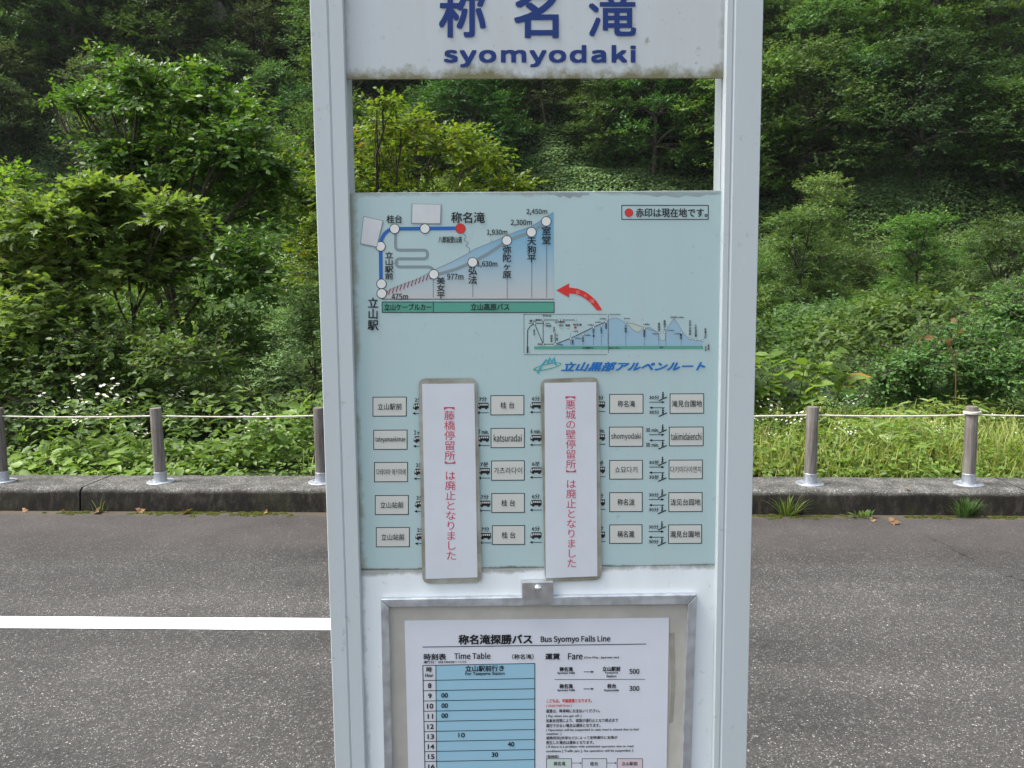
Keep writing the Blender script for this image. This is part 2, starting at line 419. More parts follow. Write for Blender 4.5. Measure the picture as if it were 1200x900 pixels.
# kerb: long cast blocks with open joints
KT0, KT1, KH = 6.16, 6.66, .18
mb = MB()
j0 = wr(on_z(92, 585, .1))[0]
edges = [j0 + k * 3.64 for k in range(-9, 11)]
for a, b in zip(edges[:-1], edges[1:]):
    a += .008; b -= .008; nn = 26
    prof0 = [(KT0, -.03), (KT0 + .012, KH - .045), (KT0 + .022, KH - .016), (KT0 + .05, KH), (KT0 + .16, KH + .002), (KT0 + .32, KH + .003), (KT1 - .01, KH + .002), (KT1, KH - .01), (KT1, -.03)]
    rows = []
    for i in range(nn + 1):
        x = a + (b - a) * i / nn
        jit = [rr.gauss(0, .0022) for _ in prof0]
        rows.append([(x, p[0] + jit[k], p[1] + jit[-k - 1]) for k, p in enumerate(prof0)])
    base = sum(rows, []); m_ = len(prof0)
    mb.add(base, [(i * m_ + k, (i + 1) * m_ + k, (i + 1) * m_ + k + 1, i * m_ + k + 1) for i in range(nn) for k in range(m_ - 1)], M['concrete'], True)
    mb.add(rows[0] + rows[-1], [tuple(range(m_)), tuple(range(2 * m_ - 1, m_ - 1, -1))], M['concrete'])
o = mb.build('kerb'); o.rotation_euler.z = -YAW; o['kind'] = 'structure'

# ------------------------------------------------------------------ the bus stop sign
S_D, S_YAW = 1.30, R(1.2)
SN = Vector((math.sin(S_YAW), -math.cos(S_YAW), 0)); SU = Vector((math.cos(S_YAW), math.sin(S_YAW), 0))
SO = Vector((0.0, S_D, 0))
def sp(px, py, off=0.0):                  # line of sight -> (u, v) on the sign's plane moved off metres away from us
    d = ray(px, py); org = SO - SN * off
    k = (org - CAM).dot(SN) / d.dot(SN); p = CAM + d * k - org
    return p.dot(SU), p.z
sign = empty('bus_stop_sign', SO, S_YAW)
tag(sign, 'tall white bus stop sign board with blue name lettering, route map panel and timetable', 'bus stop sign')
LAY = .00022
def L3(px, py, layer, base=0.0):
    off = base - layer * LAY; u, v = sp(px, py, off); return (u, off, v)

# posts, as extruded profiles, and the panels between them
uLo, uLi = sp(378, 450)[0], sp(416.5, 450)[0]; uRi, uRo = sp(841.5, 450)[0], sp(884, 450)[0]
POST_TOP = 2.38
for nm, x0, x1, gr in (('l', uLo, uLi, .56), ('r', uRo, uRi, .80)):
    mat = M.setdefault('post', mk_sign_white('post_paint', (.465, .52, .545), .9, rough=.5))
    mb = MB(); sg = 1 if x1 > x0 else -1
    wdt = abs(x1 - x0); q = lambda f: x0 + sg * wdt * f
    y0 = -.010
    prof = [(q(0), y0 + .012), (q(.025), y0 + .003), (q(.05), y0), (q(gr - .05), y0), (q(gr), y0 + .0018), (q(gr + .01), y0 + .0018), (q(gr + .03), y0 + .0005), (q(.97), y0 + .0005), (q(1.0), y0 + .004), (q(1.0), .0035),
            (q(.93), .0038), (q(.93), .010), (q(1.0), .0102), (q(1.0), .048), (q(.95), .052), (q(.05), .052), (q(0), .046)]
    if sg < 0: prof = prof[::-1]
    mb.prism(prof, 0.0, POST_TOP, mat, 'z')
    p = mb.build('post', sign)
    mb = MB(); mb.box((min(x0, x1) - .04, -.05, .002), (max(x0, x1) + .04, .09, .014), M['galv']); bevel(mb.build('base_plate', p))
# header board
v_hb = sp(630, 92.5)[1]; v_rt, v_rb = sp(630, 224.5)[1], sp(630, 665)[1]
uA, uB = uLi - .004, uRi + .004
mh = mk_sign_white('header_paint', (.49, .54, .565), 1.7, [(2, v_hb, v_hb + .034, GRIME, 1.0), (0, uA, uA + .022, (.25, .25, .22), .6), (0, uB, uB - .02, (.22, .22, .19), .6)])
mb = MB(); mb.box((uA, 0.0, v_hb), (uB, .003, 2.36), mh); header = bevel(mb.build('header_panel', sign), .0008, 1)
mb = MB(); mb.box((uA - .0, .0045, 2.36), (uB, .05, 2.378), M['post']); mb.build('top_rail', sign)
# route map panel
mr = mk_sign_white('route_panel_print', (.375, .515, .53), .8, [(0, uA + .004, uA + .022, (.23, .25, .19), .9), (2, v_rt, v_rt - .012, (.24, .27, .25), .8), (2, v_rb, v_rb + .006, (.1, .1, .08), .9)], rough=.5)
mb = MB(); mb.box((uA, 0.0, v_rb), (uB, .003, v_rt), mr); route = bevel(mb.build('route_panel', sign), .0008, 1)
mb = MB()
st_m = mk_dirty('water_stain', (.22, .27, .28), (.31, .40, .41), 18)
def wp(pts, layer, base=0.0): return [L3(x, y, layer, base) for x, y in pts]
for cx, cy, hw, hh in ((668, 226, 27, 7), (795, 226, 58, 6)):
    pts = [(cx - hw, 225.6)] + [(cx - hw + 2 * hw * i / 14, 225.6 + hh * math.sin(math.pi * i / 14) ** .7 * (.8 + .25 * math.sin(i * 2.1))) for i in range(1, 14)] + [(cx + hw * .8, 225.6)]
    pts = [(min(x, 843), y) for x, y in pts]
    mb.poly(wp(pts[::-1], .5), st_m)
mb.build('water_stain', route)
# lower white panel
ml = mk_sign_white('lower_panel_paint', (.74, .80, .83), 1.0, [(2, v_rb - .003, v_rb - .016, (.2, .21, .18), .7), (0, uA + .004, uA + .016, (.25, .26, .24), .5)])
mb = MB(); mb.box((uA, .0005, .32), (uB, .0035, v_rb - .0012), ml); lower = bevel(mb.build('lower_panel', sign), .0006, 1)

# --- printed matter: everything is laid out on the sign's plane
def quad_m(mb, x0, y0, x1, y1, layer, mat, sl=0.0, base=0.0):
    f = lambda x, y: L3(x, y + sl * (x - (x0 + x1) / 2), layer, base)
    mb.poly([f(x0, y1), f(x1, y1), f(x1, y0), f(x0, y0)], mat)
def line_m(mb, pts, wd, layer, mat, base=0.0, cap=False):
    n = len(pts); L = []; Rr = []
    for i, (x, y) in enumerate(pts):
        x0, y0 = pts[max(i - 1, 0)]; x1, y1 = pts[min(i + 1, n - 1)]
        dx, dy = x1 - x0, y1 - y0; l = math.hypot(dx, dy) or 1
        nx, ny = -dy / l, dx / l; k = wd / 2
        if 0 < i < n - 1:
            ax, ay = x - x0, y - y0; la = math.hypot(ax, ay) or 1
            cs = abs((-ay / la) * nx + (ax / la) * ny); k = wd / 2 / max(cs, .5)
        L.append((x + nx * k, y + ny * k)); Rr.append((x - nx * k, y - ny * k))
    for i in range(n - 1):
        mb.poly([L3(*L[i], layer, base), L3(*L[i + 1], layer, base), L3(*Rr[i + 1], layer, base), L3(*Rr[i], layer, base)], mat)
def disc_m(mb, cx, cy, r, layer, mat, base=0.0, n=24):
    mb.poly([L3(cx + r * math.cos(-2 * math.pi * i / n), cy + r * math.sin(-2 * math.pi * i / n), layer, base) for i in range(n)], mat)
def dots_m(mb, x0, y0, x1, y1, step, wd, layer, mat, base=0.0, duty=.55):
    l = math.hypot(x1 - x0, y1 - y0); n = max(1, int(l / step)); dx, dy = (x1 - x0) / l, (y1 - y0) / l
    for i in range(n):
        a = i * step; b = a + step * duty; line_m(mb, [(x0 + dx * a, y0 + dy * a), (x0 + dx * b, y0 + dy * b)], wd, layer, mat, base)
def arrow_m(mb, x0, x1, y, layer, mat, base=0.0, wd=.8, hd=2.2):
    s = 1 if x1 > x0 else -1
    line_m(mb, [(x0, y), (x1 - s * hd, y)], wd, layer, mat, base)
    pts = [(x1 - s * hd * 1.6, y - hd * .75), (x1 - s * hd * 1.6, y + hd * .75), (x1, y)]
    if s < 0: pts = pts[::-1]
    mb.poly(wp(pts, layer, base), mat)
def rectline(mb, x0, y0, x1, y1, wd, layer, mat, base=0.0, sl=0.0):
    f = lambda x, y: (x, y + sl * (x - (x0 + x1) / 2))
    h = wd / 2
    line_m(mb, [f(x0 - h, y0), f(x1 + h, y0)], wd, layer, mat, base); line_m(mb, [f(x0 - h, y1), f(x1 + h, y1)], wd, layer, mat, base)
    line_m(mb, [f(x0, y0 + h), f(x0, y1 - h)], wd, layer, mat, base); line_m(mb, [f(x1, y0 + h), f(x1, y1 - h)], wd, layer, mat, base)

FONT = None
try:
    fp = os.path.join(bpy.utils.system_resource('DATAFILES', path='fonts'), 'Noto Sans CJK Regular.woff2')   # ships with Blender
    if os.path.exists(fp): FONT = bpy.data.fonts.load(fp)
except Exception:
    FONT = None
TQ = []
def T(part, s, x0, y0, x1, y1, mat='black', bold=.0, layer=6, base=0.0, vert=False, sl=0.0, skew=0.0, sx=0.0, spc=1.0, latin=None):
    TQ.append(dict(part=part, s=s, box=(x0, y0, x1, y1), mat=M[mat], bold=bold, layer=layer, base=base, vert=vert, sl=sl, skew=skew, sx=sx, spc=spc))
def flush_text():
    tmp = []
    for q in TQ:
        c = bpy.data.curves.new('glyphs', 'FONT'); c.resolution_u = 3
        if FONT is not None and all(ord(ch) < 0x250 for ch in q['s']) and (q['box'][3] - q['box'][1] > 6.2 or q['s'] in ('500', '300')): c.font = FONT
        c.space_character = q['spc']
        if q['vert']: c.body = '\n'.join(q['s']); c.align_x = 'CENTER'
        else: c.body = q['s']
        o = bpy.data.objects.new('glyphs', c); COL.objects.link(o); tmp.append(o)
    dg = bpy.context.evaluated_depsgraph_get()
    parts = {}
    for q, o in zip(TQ, tmp):
        me = bpy.data.meshes.new_from_object(o.evaluated_get(dg))
        nv = len(me.vertices); co = np.empty(nv * 3, np.float32); me.vertices.foreach_get('co', co); co = co.reshape(-1, 3)[:, :2].astype(float)
        faces = [tuple(p.vertices) for p in me.polygons]
        bpy.data.meshes.remove(me); cv = o.data; bpy.data.objects.remove(o); bpy.data.curves.remove(cv)
        if nv == 0: continue
        lo, hi = co.min(0), co.max(0); ab = (co - lo) / np.maximum(hi - lo, 1e-6)
        x0, y0, x1, y1 = q['box']; em = (y1 - y0) if not q['vert'] else (x1 - x0)
        mb = parts.setdefault(q['part'], MB())
        shifts = [(0, 0)] if q['bold'] <= 0 else [(0, 0), (.8, .8), (-.8, -.8), (.8, -.8), (-.8, .8)]
        for k, (dx, dy) in enumerate(shifts):
            bx, by = dx * q['bold'] * em, dy * q['bold'] * em * .8
            P = []
            for a_, b_ in ab:
                x = x0 + a_ * (x1 - x0) + bx + q['skew'] * (b_ - .5) + q['sx'] * (1 - b_); y = y1 - b_ * (y1 - y0) + by
                y += q['sl'] * (x - (x0 + x1) / 2)
                P.append(L3(x, y, q['layer'] + k * .12, q['base']))
            mb.add(P, faces, q['mat'])
    for (par, nm), mb in parts.items(): mb.build(nm, par)

# header: the station's name
HL = (header, 'lettering')
T(HL, '称', 515.5, -13, 568.5, 43, 'navy', .026); T(HL, '名', 603.5, -13, 653.5, 43.5, 'navy', .028); T(HL, '滝', 691, -13, 744.5, 42, 'navy', .024)
T(HL, 'syomyodaki', 520.8, 53.6, 744.2, 77.8, 'navy', .055, spc=1.04)

# route panel: the valley road map and the mountain profile
RL = (route, 'lettering')
for s, b in (('桂台', (453.1, 252.1, 470.9, 261.4)), ('称名滝', (528.9, 248.6, 567.9, 261.2)), ('八郎坂登山道', (513.8, 277, 541.3, 284.4)),
             ('475m', (458.9, 344.2, 478, 351.1)), ('977m', (524, 320.8, 543, 327.7)), ('1,630m', (559.3, 306.2, 582.7, 313.6)), ('1,930m', (570.7, 269, 594.4, 276.3)),
             ('2,300m', (598.7, 257.5, 623.2, 265)), ('2,450m', (617.1, 244.9, 641.2, 252)), ('立山ケーブルカー', (450.3, 355.9, 505.5, 363.6)), ('立山高原バス', (551.7, 355.7, 596.8, 363.6)),
             ('赤印は現在地です。', (745.2, 244, 829, 254.4))):
    T(RL, s, *b, bold=.022)
for s, b in (('立山駅前', (451.1, 295.2, 460.7, 327.3)), ('立山駅', (431, 348.9, 443.3, 386.8)), ('美女平', (512, 325, 521.3, 349.6)), ('弘法', (548.9, 312.6, 558.8, 332.7)),
             ('弥陀ヶ原', (589.2, 288.3, 598.9, 326.2)), ('天狗平', (617.8, 278.5, 628.2, 307.3)), ('室堂', (635.1, 265.5, 645.3, 286))):
    T(RL, s, *b, bold=.022, vert=True)
def Z3(x, y): return (x / 4.615 + 400, y / 4.615 + 220)
# the tinted mountain profile: the print itself runs from blue at the top to grey-pink at the foot
def mk_profile():
    m, t, p = new_mat('mountain_print', .5, .3); g = NG(t); co = g.coord(); z = g.sep(co)[2]
    za, zb = sp(600, 350)[1], sp(600, 262)[1]
    c = g.ramp(g.rng(z, za, zb), [(0, (.46, .48, .48)), (.3, (.35, .46, .51)), (.75, (.20, .39, .52)), (1, (.15, .34, .50))])
    t.links.new(c, p.inputs['Base Color']); return m
M['profile'] = mk_profile()
mb = MB()
top = [Z3(*p) for p in ((232, 572), (270, 548), (330, 522), (410, 495), (497, 447), (600, 400), (680, 358), (720, 332), (800, 300), (860, 275), (900, 255), (960, 232), (1020, 212), (1060, 190), (1105, 158), (1148, 132))]
for a, b in zip(top[:-1], top[1:]): mb.poly(wp([(a[0], 350), (b[0], 350), b, a], 1), M['profile'])
line_m(mb, top, .7, 1.6, M['grey_ink'])
line_m(mb, [Z3(*p) for p in ((500, 472), (560, 458), (620, 440), (708, 403), (800, 352), (895, 288), (960, 262), (1028, 240), (1107, 185))], 3.6, 2, M['grey_ink'])
line_m(mb, [(447.7, 350.6), (649.6, 350.6)], .7, 2.4, M['black'])
quad_m(mb, 447.7, 353.8, 649.4, 366.2, 1, M['green']); rectline(mb, 447.7, 353.8, 649.4, 366.2, .8, 2, M['black']); line_m(mb, [(507.7, 354), (507.7, 366)], .8, 2, M['black'])
zz = [(453 + (506 - 453) * i / 24 + (0), 343 - 20 * i / 24 + (3.1 if i % 2 else -3.1)) for i in range(25)]
line_m(mb, zz, 1.0, 2.6, M['dark_red'])
for x, y0 in ((497, 490), (711, 525), (897, 495), (1030, 405), (1110, 315)):
    a = Z3(x, y0); b = Z3(x, 602); dots_m(mb, a[0], a[1], b[0], b[1], 2.1, .8, 2.6, M['black'])
mb.build('mountain_profile', route)
mb = MB()
def arc(pts, n=6):                        # round the corners of a polyline with Bezier blends
    out = [pts[0]]
    for i in range(1, len(pts) - 1):
        p0, p1, p2 = pts[i - 1], pts[i], pts[i + 1]
        d0 = math.hypot(p0[0] - p1[0], p0[1] - p1[1]); d1 = math.hypot(p2[0] - p1[0], p2[1] - p1[1]); r = min(5, d0 / 2, d1 / 2)
        a = (p1[0] + (p0[0] - p1[0]) * r / d0, p1[1] + (p0[1] - p1[1]) * r / d0); b = (p1[0] + (p2[0] - p1[0]) * r / d1, p1[1] + (p2[1] - p1[1]) * r / d1)
        for k in range(n + 1):
            t = k / n; out.append(tuple((1 - t) ** 2 * a[j] + 2 * t * (1 - t) * p1[j] + t * t * b[j] for j in (0, 1)))
    return out + [pts[-1]]
line_m(mb, arc([Z3(*p) for p in ((293, 240), (293, 337), (466, 337), (466, 384), (296, 384), (298, 428), (480, 428), (500, 445))]), 3.4, 1, M['grey_ink'])
mb.build('winding_road_line', route); mb = MB()
line_m(mb, arc([Z3(*p) for p in ((655, 245), (678, 268), (658, 282), (692, 300), (668, 312), (697, 330), (690, 350))], 4), .9, 1, M['grey_ink'])
mb.build('trail_line', route); mb = MB()
bl = [(446.6, 345), (446, 290)] + [(446.0 + 16.5 * (1 - math.cos(t)), 288 - 20 * math.sin(t)) for t in np.linspace(.1, math.pi / 2, 8)] + [(470, 268), (540, 267.4)]
line_m(mb, bl, 4.2, 2, M['blue'])
for (x, y) in ((288, 222), (452, 221), (212, 317), (217, 520), (218, 572), (500, 468), (710, 403), (895, 285), (1028, 240), (1108, 182)):
    a = Z3(x, y); disc_m(mb, a[0], a[1], 6.0, 3, M['black']); disc_m(mb, a[0], a[1], 5.2, 3.7, M['offwhite'])
a = Z3(644, 220); disc_m(mb, a[0], a[1], 6.0, 3, M['dark_red']); disc_m(mb, a[0], a[1], 5.5, 3.7, M['red'])
mb.build('route_map', route)
for q in (((122, 157), (223, 180), (190, 317), (105, 300)), ((385, 88), (537, 92), (533, 192), (382, 190))):
    mb = MB(); pts = [Z3(*p) for p in q]; cx = sum(p[0] for p in pts) / 4; cy = sum(p[1] for p in pts) / 4
    mb.poly(wp([(cx + (x - cx) * 1.07, cy + (y - cy) * 1.07 + .3) for x, y in pts][::-1], 4), M['grey_ink']); mb.poly(wp(pts[::-1], 4.6), M['thumb']); mb.build('cover_sticker', route)
mb = MB(); rectline(mb, 728.6, 240.6, 830, 257, .9, 2, M['black']); disc_m(mb, 737, 249.2, 5, 2, M['dark_red']); disc_m(mb, 737, 249.2, 4.5, 2.6, M['red'])
mb.build('legend', route); mb = MB()
# red arrow "enlarged view"
def Z4(x, y): return (x / 3.912 + 600, y / 3.912 + 220)
up = [(262, 457), (300, 462), (335, 476), (362, 495), (388, 520), (413, 560)]; dn = [(262, 484), (290, 487), (315, 496), (340, 511), (362, 530), (390, 562)]
for i in range(5): mb.poly(wp([Z4(*dn[i]), Z4(*dn[i + 1]), Z4(*up[i + 1]), Z4(*up[i])], 2), M['red'])
mb.poly(wp([Z4(203, 470), Z4(262, 503), Z4(262, 438)], 2), M['red'])
mb.build('red_arrow', route)
for ch, x, y in (('拡', 302, 479), ('大', 336, 495), ('図', 367, 521)):
    a = Z4(x, y); T(RL, ch, a[0] - 2.2, a[1] - 2.2, a[0] + 2.2, a[1] + 2.2, 'pink', .0, layer=4)
# overview map
def Z7(x, y): return (x / 5.217 + 610, y / 5.217 + 360)
mb = MB()
for e in ((614, 368.3, 713, 368.3), (614, 415.6, 713, 415.6), (614, 368.3, 614, 415.6), (713, 368.3, 713, 415.6)): dots_m(mb, *e, 2.0, .8, 2, M['black'])
pt = [Z7(*p) for p in ((210, 226), (300, 190), (380, 160), (445, 122), (495, 105), (530, 84), (560, 66), (590, 66), (640, 92), (690, 140), (720, 155), (750, 128), (790, 122), (840, 155), (850, 196), (870, 204), (885, 196), (890, 140), (915, 98), (938, 70), (965, 105), (990, 150), (1020, 182), (1060, 200), (1112, 204))]
yb = Z7(0, 236)[1]
za, zb = yb, 370
for a, b in zip(pt[:-1], pt[1:]): mb.poly(wp([(a[0], yb), (b[0], yb), b, a], 1), M['mini'] if 'mini' in M else M.setdefault('mini', plain('mini_mountain_print', (.27, .42, .52), .5)))
line_m(mb, pt, .5, 1.6, M['grey_ink'])
ylw = plain('pale_slope_print', (.42, .48, .42), .5)
mb.poly(wp([Z7(*p) for p in ((648, 94), (690, 140), (715, 153), (740, 145), (752, 124), (700, 104))], 1.4), ylw)
line_m(mb, [Z7(*p) for p in ((645, 92), (700, 104), (765, 128), (848, 155))], .7, 2, M['grey_ink'])
quad_m(mb, *Z7(84, 238), *Z7(1116, 256), 1.5, M['green'], -.002)
line_m(mb, [Z7(*p) for p in ((40, 282), (44, 140), (60, 115), (86, 100))], .9, 2, M['black'])
for e in (((86, 100), (138, 226)), ((138, 78), (138, 226)), ((138, 226), (212, 226)), ((212, 226), (210, 150)), ((138, 78), (335, 78)), ((50, 98), (180, 98)), ((212, 226), (306, 190)), ((306, 190), (445, 122)), ((445, 122), (530, 86))):
    line_m(mb, [Z7(*e[0]), Z7(*e[1])], .7, 2.2, M['black'])
for x in (306, 382, 446, 494, 534, 643, 757, 845, 888, 982): dots_m(mb, *Z7(x, 160), *Z7(x, 236), 1.6, .5, 2.2, M['black'])
for x, y in ((86, 100), (138, 78), (148, 98), (236, 78), (252, 78), (335, 78), (138, 226), (212, 226), (208, 152), (248, 124), (290, 124), (306, 190), (382, 165), (446, 122), (494, 110), (522, 88), (643, 92), (757, 128), (848, 155), (880, 153), (982, 156), (1036, 190), (1072, 198), (1112, 202), (1140, 225)):
    a = Z7(x, y); disc_m(mb, a[0], a[1], 1.35, 3, M['black'], n=10); disc_m(mb, a[0], a[1], 1.0, 3.6, M['offwhite'], n=10)
a = Z7(335, 124); disc_m(mb, a[0], a[1], 1.5, 3, M['red'], n=10)
mb.build('overview_map', route)
for s, x0, y0, x1, y1 in (('富山', 55, 76, 92, 90), ('宇奈月', 135, 47, 187, 58), ('電鉄富山', 92, 72, 132, 84), ('寺田', 155, 106, 186, 120), ('立山駅前', 210, 84, 272, 96), ('桂台', 236, 104, 262, 116), ('称名滝', 322, 100, 374, 114), ('藤橋', 275, 104, 302, 116), ('八郎坂', 318, 143, 352, 152),
                          ('475m', 226, 224, 260, 234), ('977m', 335, 186, 368, 196), ('1,630m', 392, 166, 430, 176), ('1,930m', 410, 104, 448, 114), ('2,300m', 456, 87, 494, 97), ('2,450m', 484, 66, 524, 76), ('立山 3,015m', 545, 38, 612, 48), ('2,316m', 632, 64, 670, 74), ('1,828m', 752, 100, 790, 110),
                          ('1,455m', 806, 158, 842, 167), ('1,470m', 900, 138, 938, 147), ('赤沢岳 2,678m', 918, 56, 998, 67), ('1,433m', 942, 158, 978, 167), ('寺田', 104, 220, 134, 232), ('立山高原バス', 380, 242, 446, 254), ('立山トンネル', 540, 242, 604, 254), ('徒歩', 850, 240, 872, 250)):
    a, b = Z7(x0, y0), Z7(x1, y1); T(RL, s, a[0], a[1], b[0], b[1], 'black', .03, layer=5)
for s, x0, y0, x1, y1 in (('岩峅寺', 182, 168, 196, 215), ('千垣', 216, 165, 229, 205), ('美女平', 312, 200, 326, 230), ('弘法', 375, 182, 388, 212), ('弥陀ヶ原', 440, 132, 453, 182), ('天狗平', 488, 124, 501, 162), ('室堂', 516, 98, 530, 132), ('大観峰', 637, 108, 650, 156), ('黒部平', 750, 140, 764, 184),
                          ('黒部湖', 840, 95, 853, 145), ('黒部ダム', 874, 80, 888, 142), ('扇沢', 974, 160, 988, 194), ('日向山高原', 1030, 80, 1043, 172), ('大町温泉郷', 1065, 104, 1078, 182), ('信濃大町', 1124, 128, 1137, 192), ('長野', 1144, 228, 1156, 264), ('松本', 1127, 238, 1138, 270), ('至金沢', 38, 240, 50, 280), ('東京', 78, 135, 90, 172), ('宇奈月', 200, 120, 211, 150)):
    a, b = Z7(x0, y0), Z7(x1, y1); T(RL, s, a[0], a[1], b[0], b[1], 'black', .03, layer=5, vert=True)
# word mark and its emblem
T(RL, '立山黒部アルペンルート', 660.5, 424.2, 826.5, 434.6, 'brand_blue', .055, skew=5.5, sl=-.004)
mb = MB()
c0, c1 = Z7(78, 385), Z7(250, 335); ex, ey = Z7(163, 364)
O = [(ex + 16.6 * math.cos(t), ey + 3.6 * math.sin(t) - 16 * math.cos(t) * .22) for t in np.linspace(0, 2 * math.pi, 41)]
I = [(ex + .8 + 14.4 * math.cos(t), ey - .3 + 2.5 * math.sin(t) - 14 * math.cos(t) * .22) for t in np.linspace(0, 2 * math.pi, 41)]
for i in range(40): mb.poly(wp([O[i + 1], O[i], I[i], I[i + 1]], 2), M['green'])
line_m(mb, [Z7(*p) for p in ((104, 405), (128, 358), (160, 320), (165, 342), (182, 312), (190, 336), (204, 312), (212, 346), (222, 352))], 2.0, 2.8, M['teal'])
mb.build('emblem', route)

# five rows of stops
colx = [[(437.1, 476.1), (438, 477), (438.9, 477.6), (439.8, 478.5), (441, 479.7)], [(575.2, 613.9), (575.5, 614.5), (576, 614.5), (576.4, 614.5), (577, 614.8)],
        [(714.5, 753.5), (714.2, 753.2), (714.5, 752.9), (714.5, 752.6), (714.5, 752.3)], [(785.3, 824.6), (784.4, 824), (784.1, 823.1), (783.8, 822.8), (783.5, 822.2)]]
coly = [[(465.4, 487.6), (504.1, 526.6), (541.9, 564.5), (580.7, 602.9), (618.2, 640.7)], [(463.6, 486.1), (502, 524.5), (540.1, 562.7), (578.3, 600.5), (616, 638)],
        [(462.1, 484.3), (500.5, 523), (539.5, 561.4), (577.3, 599.5), (615.1, 636.7)], [(461.5, 484.3), (500.5, 522.4), (539.2, 561.1), (577.3, 599.5), (615.1, 636.7)]]
txt = [['立山駅前', 'tateyamaekimae', '다테야마 에키마에', '立山站前', '立山站前'], ['桂 台', 'katsuradai', '가츠라다이', '桂 台', '桂 台'],
       ['称名滝', 'shomyodaki', '쇼묘다키', '称名泷', '稱名瀧'], ['滝見台園地', 'takimidaienchi', '다키미다이엔치', '泷见台园地', '瀧見台園地']]
wfr = [[.72, .90, .88, .70, .70], [.42, .84, .86, .42, .42], [.52, .90, .68, .52, .52], [.90, .90, .92, .90, .90]]
for c in range(4):
    for r in range(5):
        x0, x1 = colx[c][r]; y0, y1 = coly[c][r]; mb = MB()
        quad_m(mb, x0 - .5, y0 - .5, x1 + .5, y1 + .5, 1, M['black'], -.006); quad_m(mb, x0 + .45, y0 + .45, x1 - .45, y1 - .45, 1.7, M['box_white'], -.006)
        mb.build('station_box', route)
        w_ = (x1 - x0) * wfr[c][r]; h_ = 7.6 if r != 1 else (8.6 if c else 7.4); cx, cy = (x0 + x1) / 2, (y0 + y1) / 2
        T(RL, txt[c][r], cx - w_ / 2, cy - h_ / 2, cx + w_ / 2, cy + h_ / 2, 'black', .008 if r != 2 else .0, layer=4, sl=-.006)
def bus_icon(cx, cy, flip=False):         # a little black bus with off-white windows
    icons = MB(); w_, h_ = 13.0, 7.4; x0, y0 = cx - w_ / 2, cy - h_ / 2; f = (lambda x: 2 * cx - x) if flip else (lambda x: x)
    def P(pts, lay, m):
        q = [(f(x), y) for x, y in pts]
        ar = sum(q[i][0] * q[(i + 1) % len(q)][1] - q[(i + 1) % len(q)][0] * q[i][1] for i in range(len(q)))
        icons.poly(wp(q if ar < 0 else q[::-1], lay), m)
    P([(x0 + 1.6, y0), (x0 + w_, y0), (x0 + w_, y0 + h_ - 1.2), (x0, y0 + h_ - 1.2), (x0 + .2, y0 + 3)], 2, M['black'])
    for k in (.25, .8): disc_m(icons, f(x0 + w_ * k), y0 + h_ - 1.0, 1.35, 2.2, M['black'], n=12)
    P([(x0 + 1.1, y0 + 1.5), (x0 + 2.3, y0 + 1.5), (x0 + 2.3, y0 + 4.6), (x0 + .7, y0 + 4.6)], 2.6, M['box_white'])
    for k in range(4): P([(x0 + 3.2 + k * 2.4, y0 + 1.3), (x0 + 4.9 + k * 2.4, y0 + 1.3), (x0 + 4.9 + k * 2.4, y0 + 3.2), (x0 + 3.2 + k * 2.4, y0 + 3.2)], 2.6, M['box_white'])
    icons.build('bus_symbol', route)
def hiker(cx, cy):
    icons = MB()
    line_m(icons, [(cx - 5.2, cy + 3.0), (cx + 4.4, cy - 1.3)], 1.3, 2, M['black'])
    disc_m(icons, cx - .2, cy - 6.6, .9, 2.2, M['black'], n=10)
    line_m(icons, [(cx - .6, cy - 5.6), (cx - .4, cy - 3), (cx + .3, cy - .6)], 1.3, 2.4, M['black']); line_m(icons, [(cx - .4, cy - 3.2), (cx - 1.4, cy + .2)], .9, 2.6, M['black']); line_m(icons, [(cx - .6, cy - 4.8), (cx + 1.3, cy - 3.6)], .7, 2.8, M['black'])
    icons.build('walker_symbol', route)
def arrow_sym(x0, x1, y):
    mb = MB(); arrow_m(mb, x0, x1, y, 2, M['black']); mb.build('arrow_symbol', route)
un = ['分', ' min.', '분', '分', '分']
for r in range(5):
    dy = [0, 38.4, 76.5, 114.7, 152.5][r]; dx = r * .7
    for x, t, off in ((490.5, '2', 0), (566, '7', 0), (628, '6', 0), (702.5, '7', 0)):
        y = 476.5 + dy - (x - 490) * .011
        bus_icon(x + (dx if x < 600 else 0), y)
        xx = x + (dx if x < 600 else 0)
        T(RL, t + un[r], xx - (4.5 if r != 1 else 6), y - 10.6, xx + (4.5 if r != 1 else 6), y - 5.4, 'black', .02, layer=3)
        arrow_sym(xx + 7, xx - 7.3, y + 8.0)
    y = 472.5 + dy * 1.0 - r * .3
    for yy, s in ((465.6, 0), (482.9, 1)):
        wx = (761, 772.4) if r != 1 else (757.2, 772.2)
        T(RL, '30' + un[r], wx[0] - r * .15, yy + dy - 2.2 - r * .2, wx[1] - r * .15, yy + dy + 2.4 - r * .2, 'black', .02, layer=3)
        hiker(777.2 - r * .3, yy + dy + (1.0 if not s else 2.2) - r * .2)
    arrow_sym(761 - r * .2, 779 - r * .2, 471.2 + dy - r * .2); arrow_sym(779 - r * .2, 761 - r * .2, 477.8 + dy - r * .2)

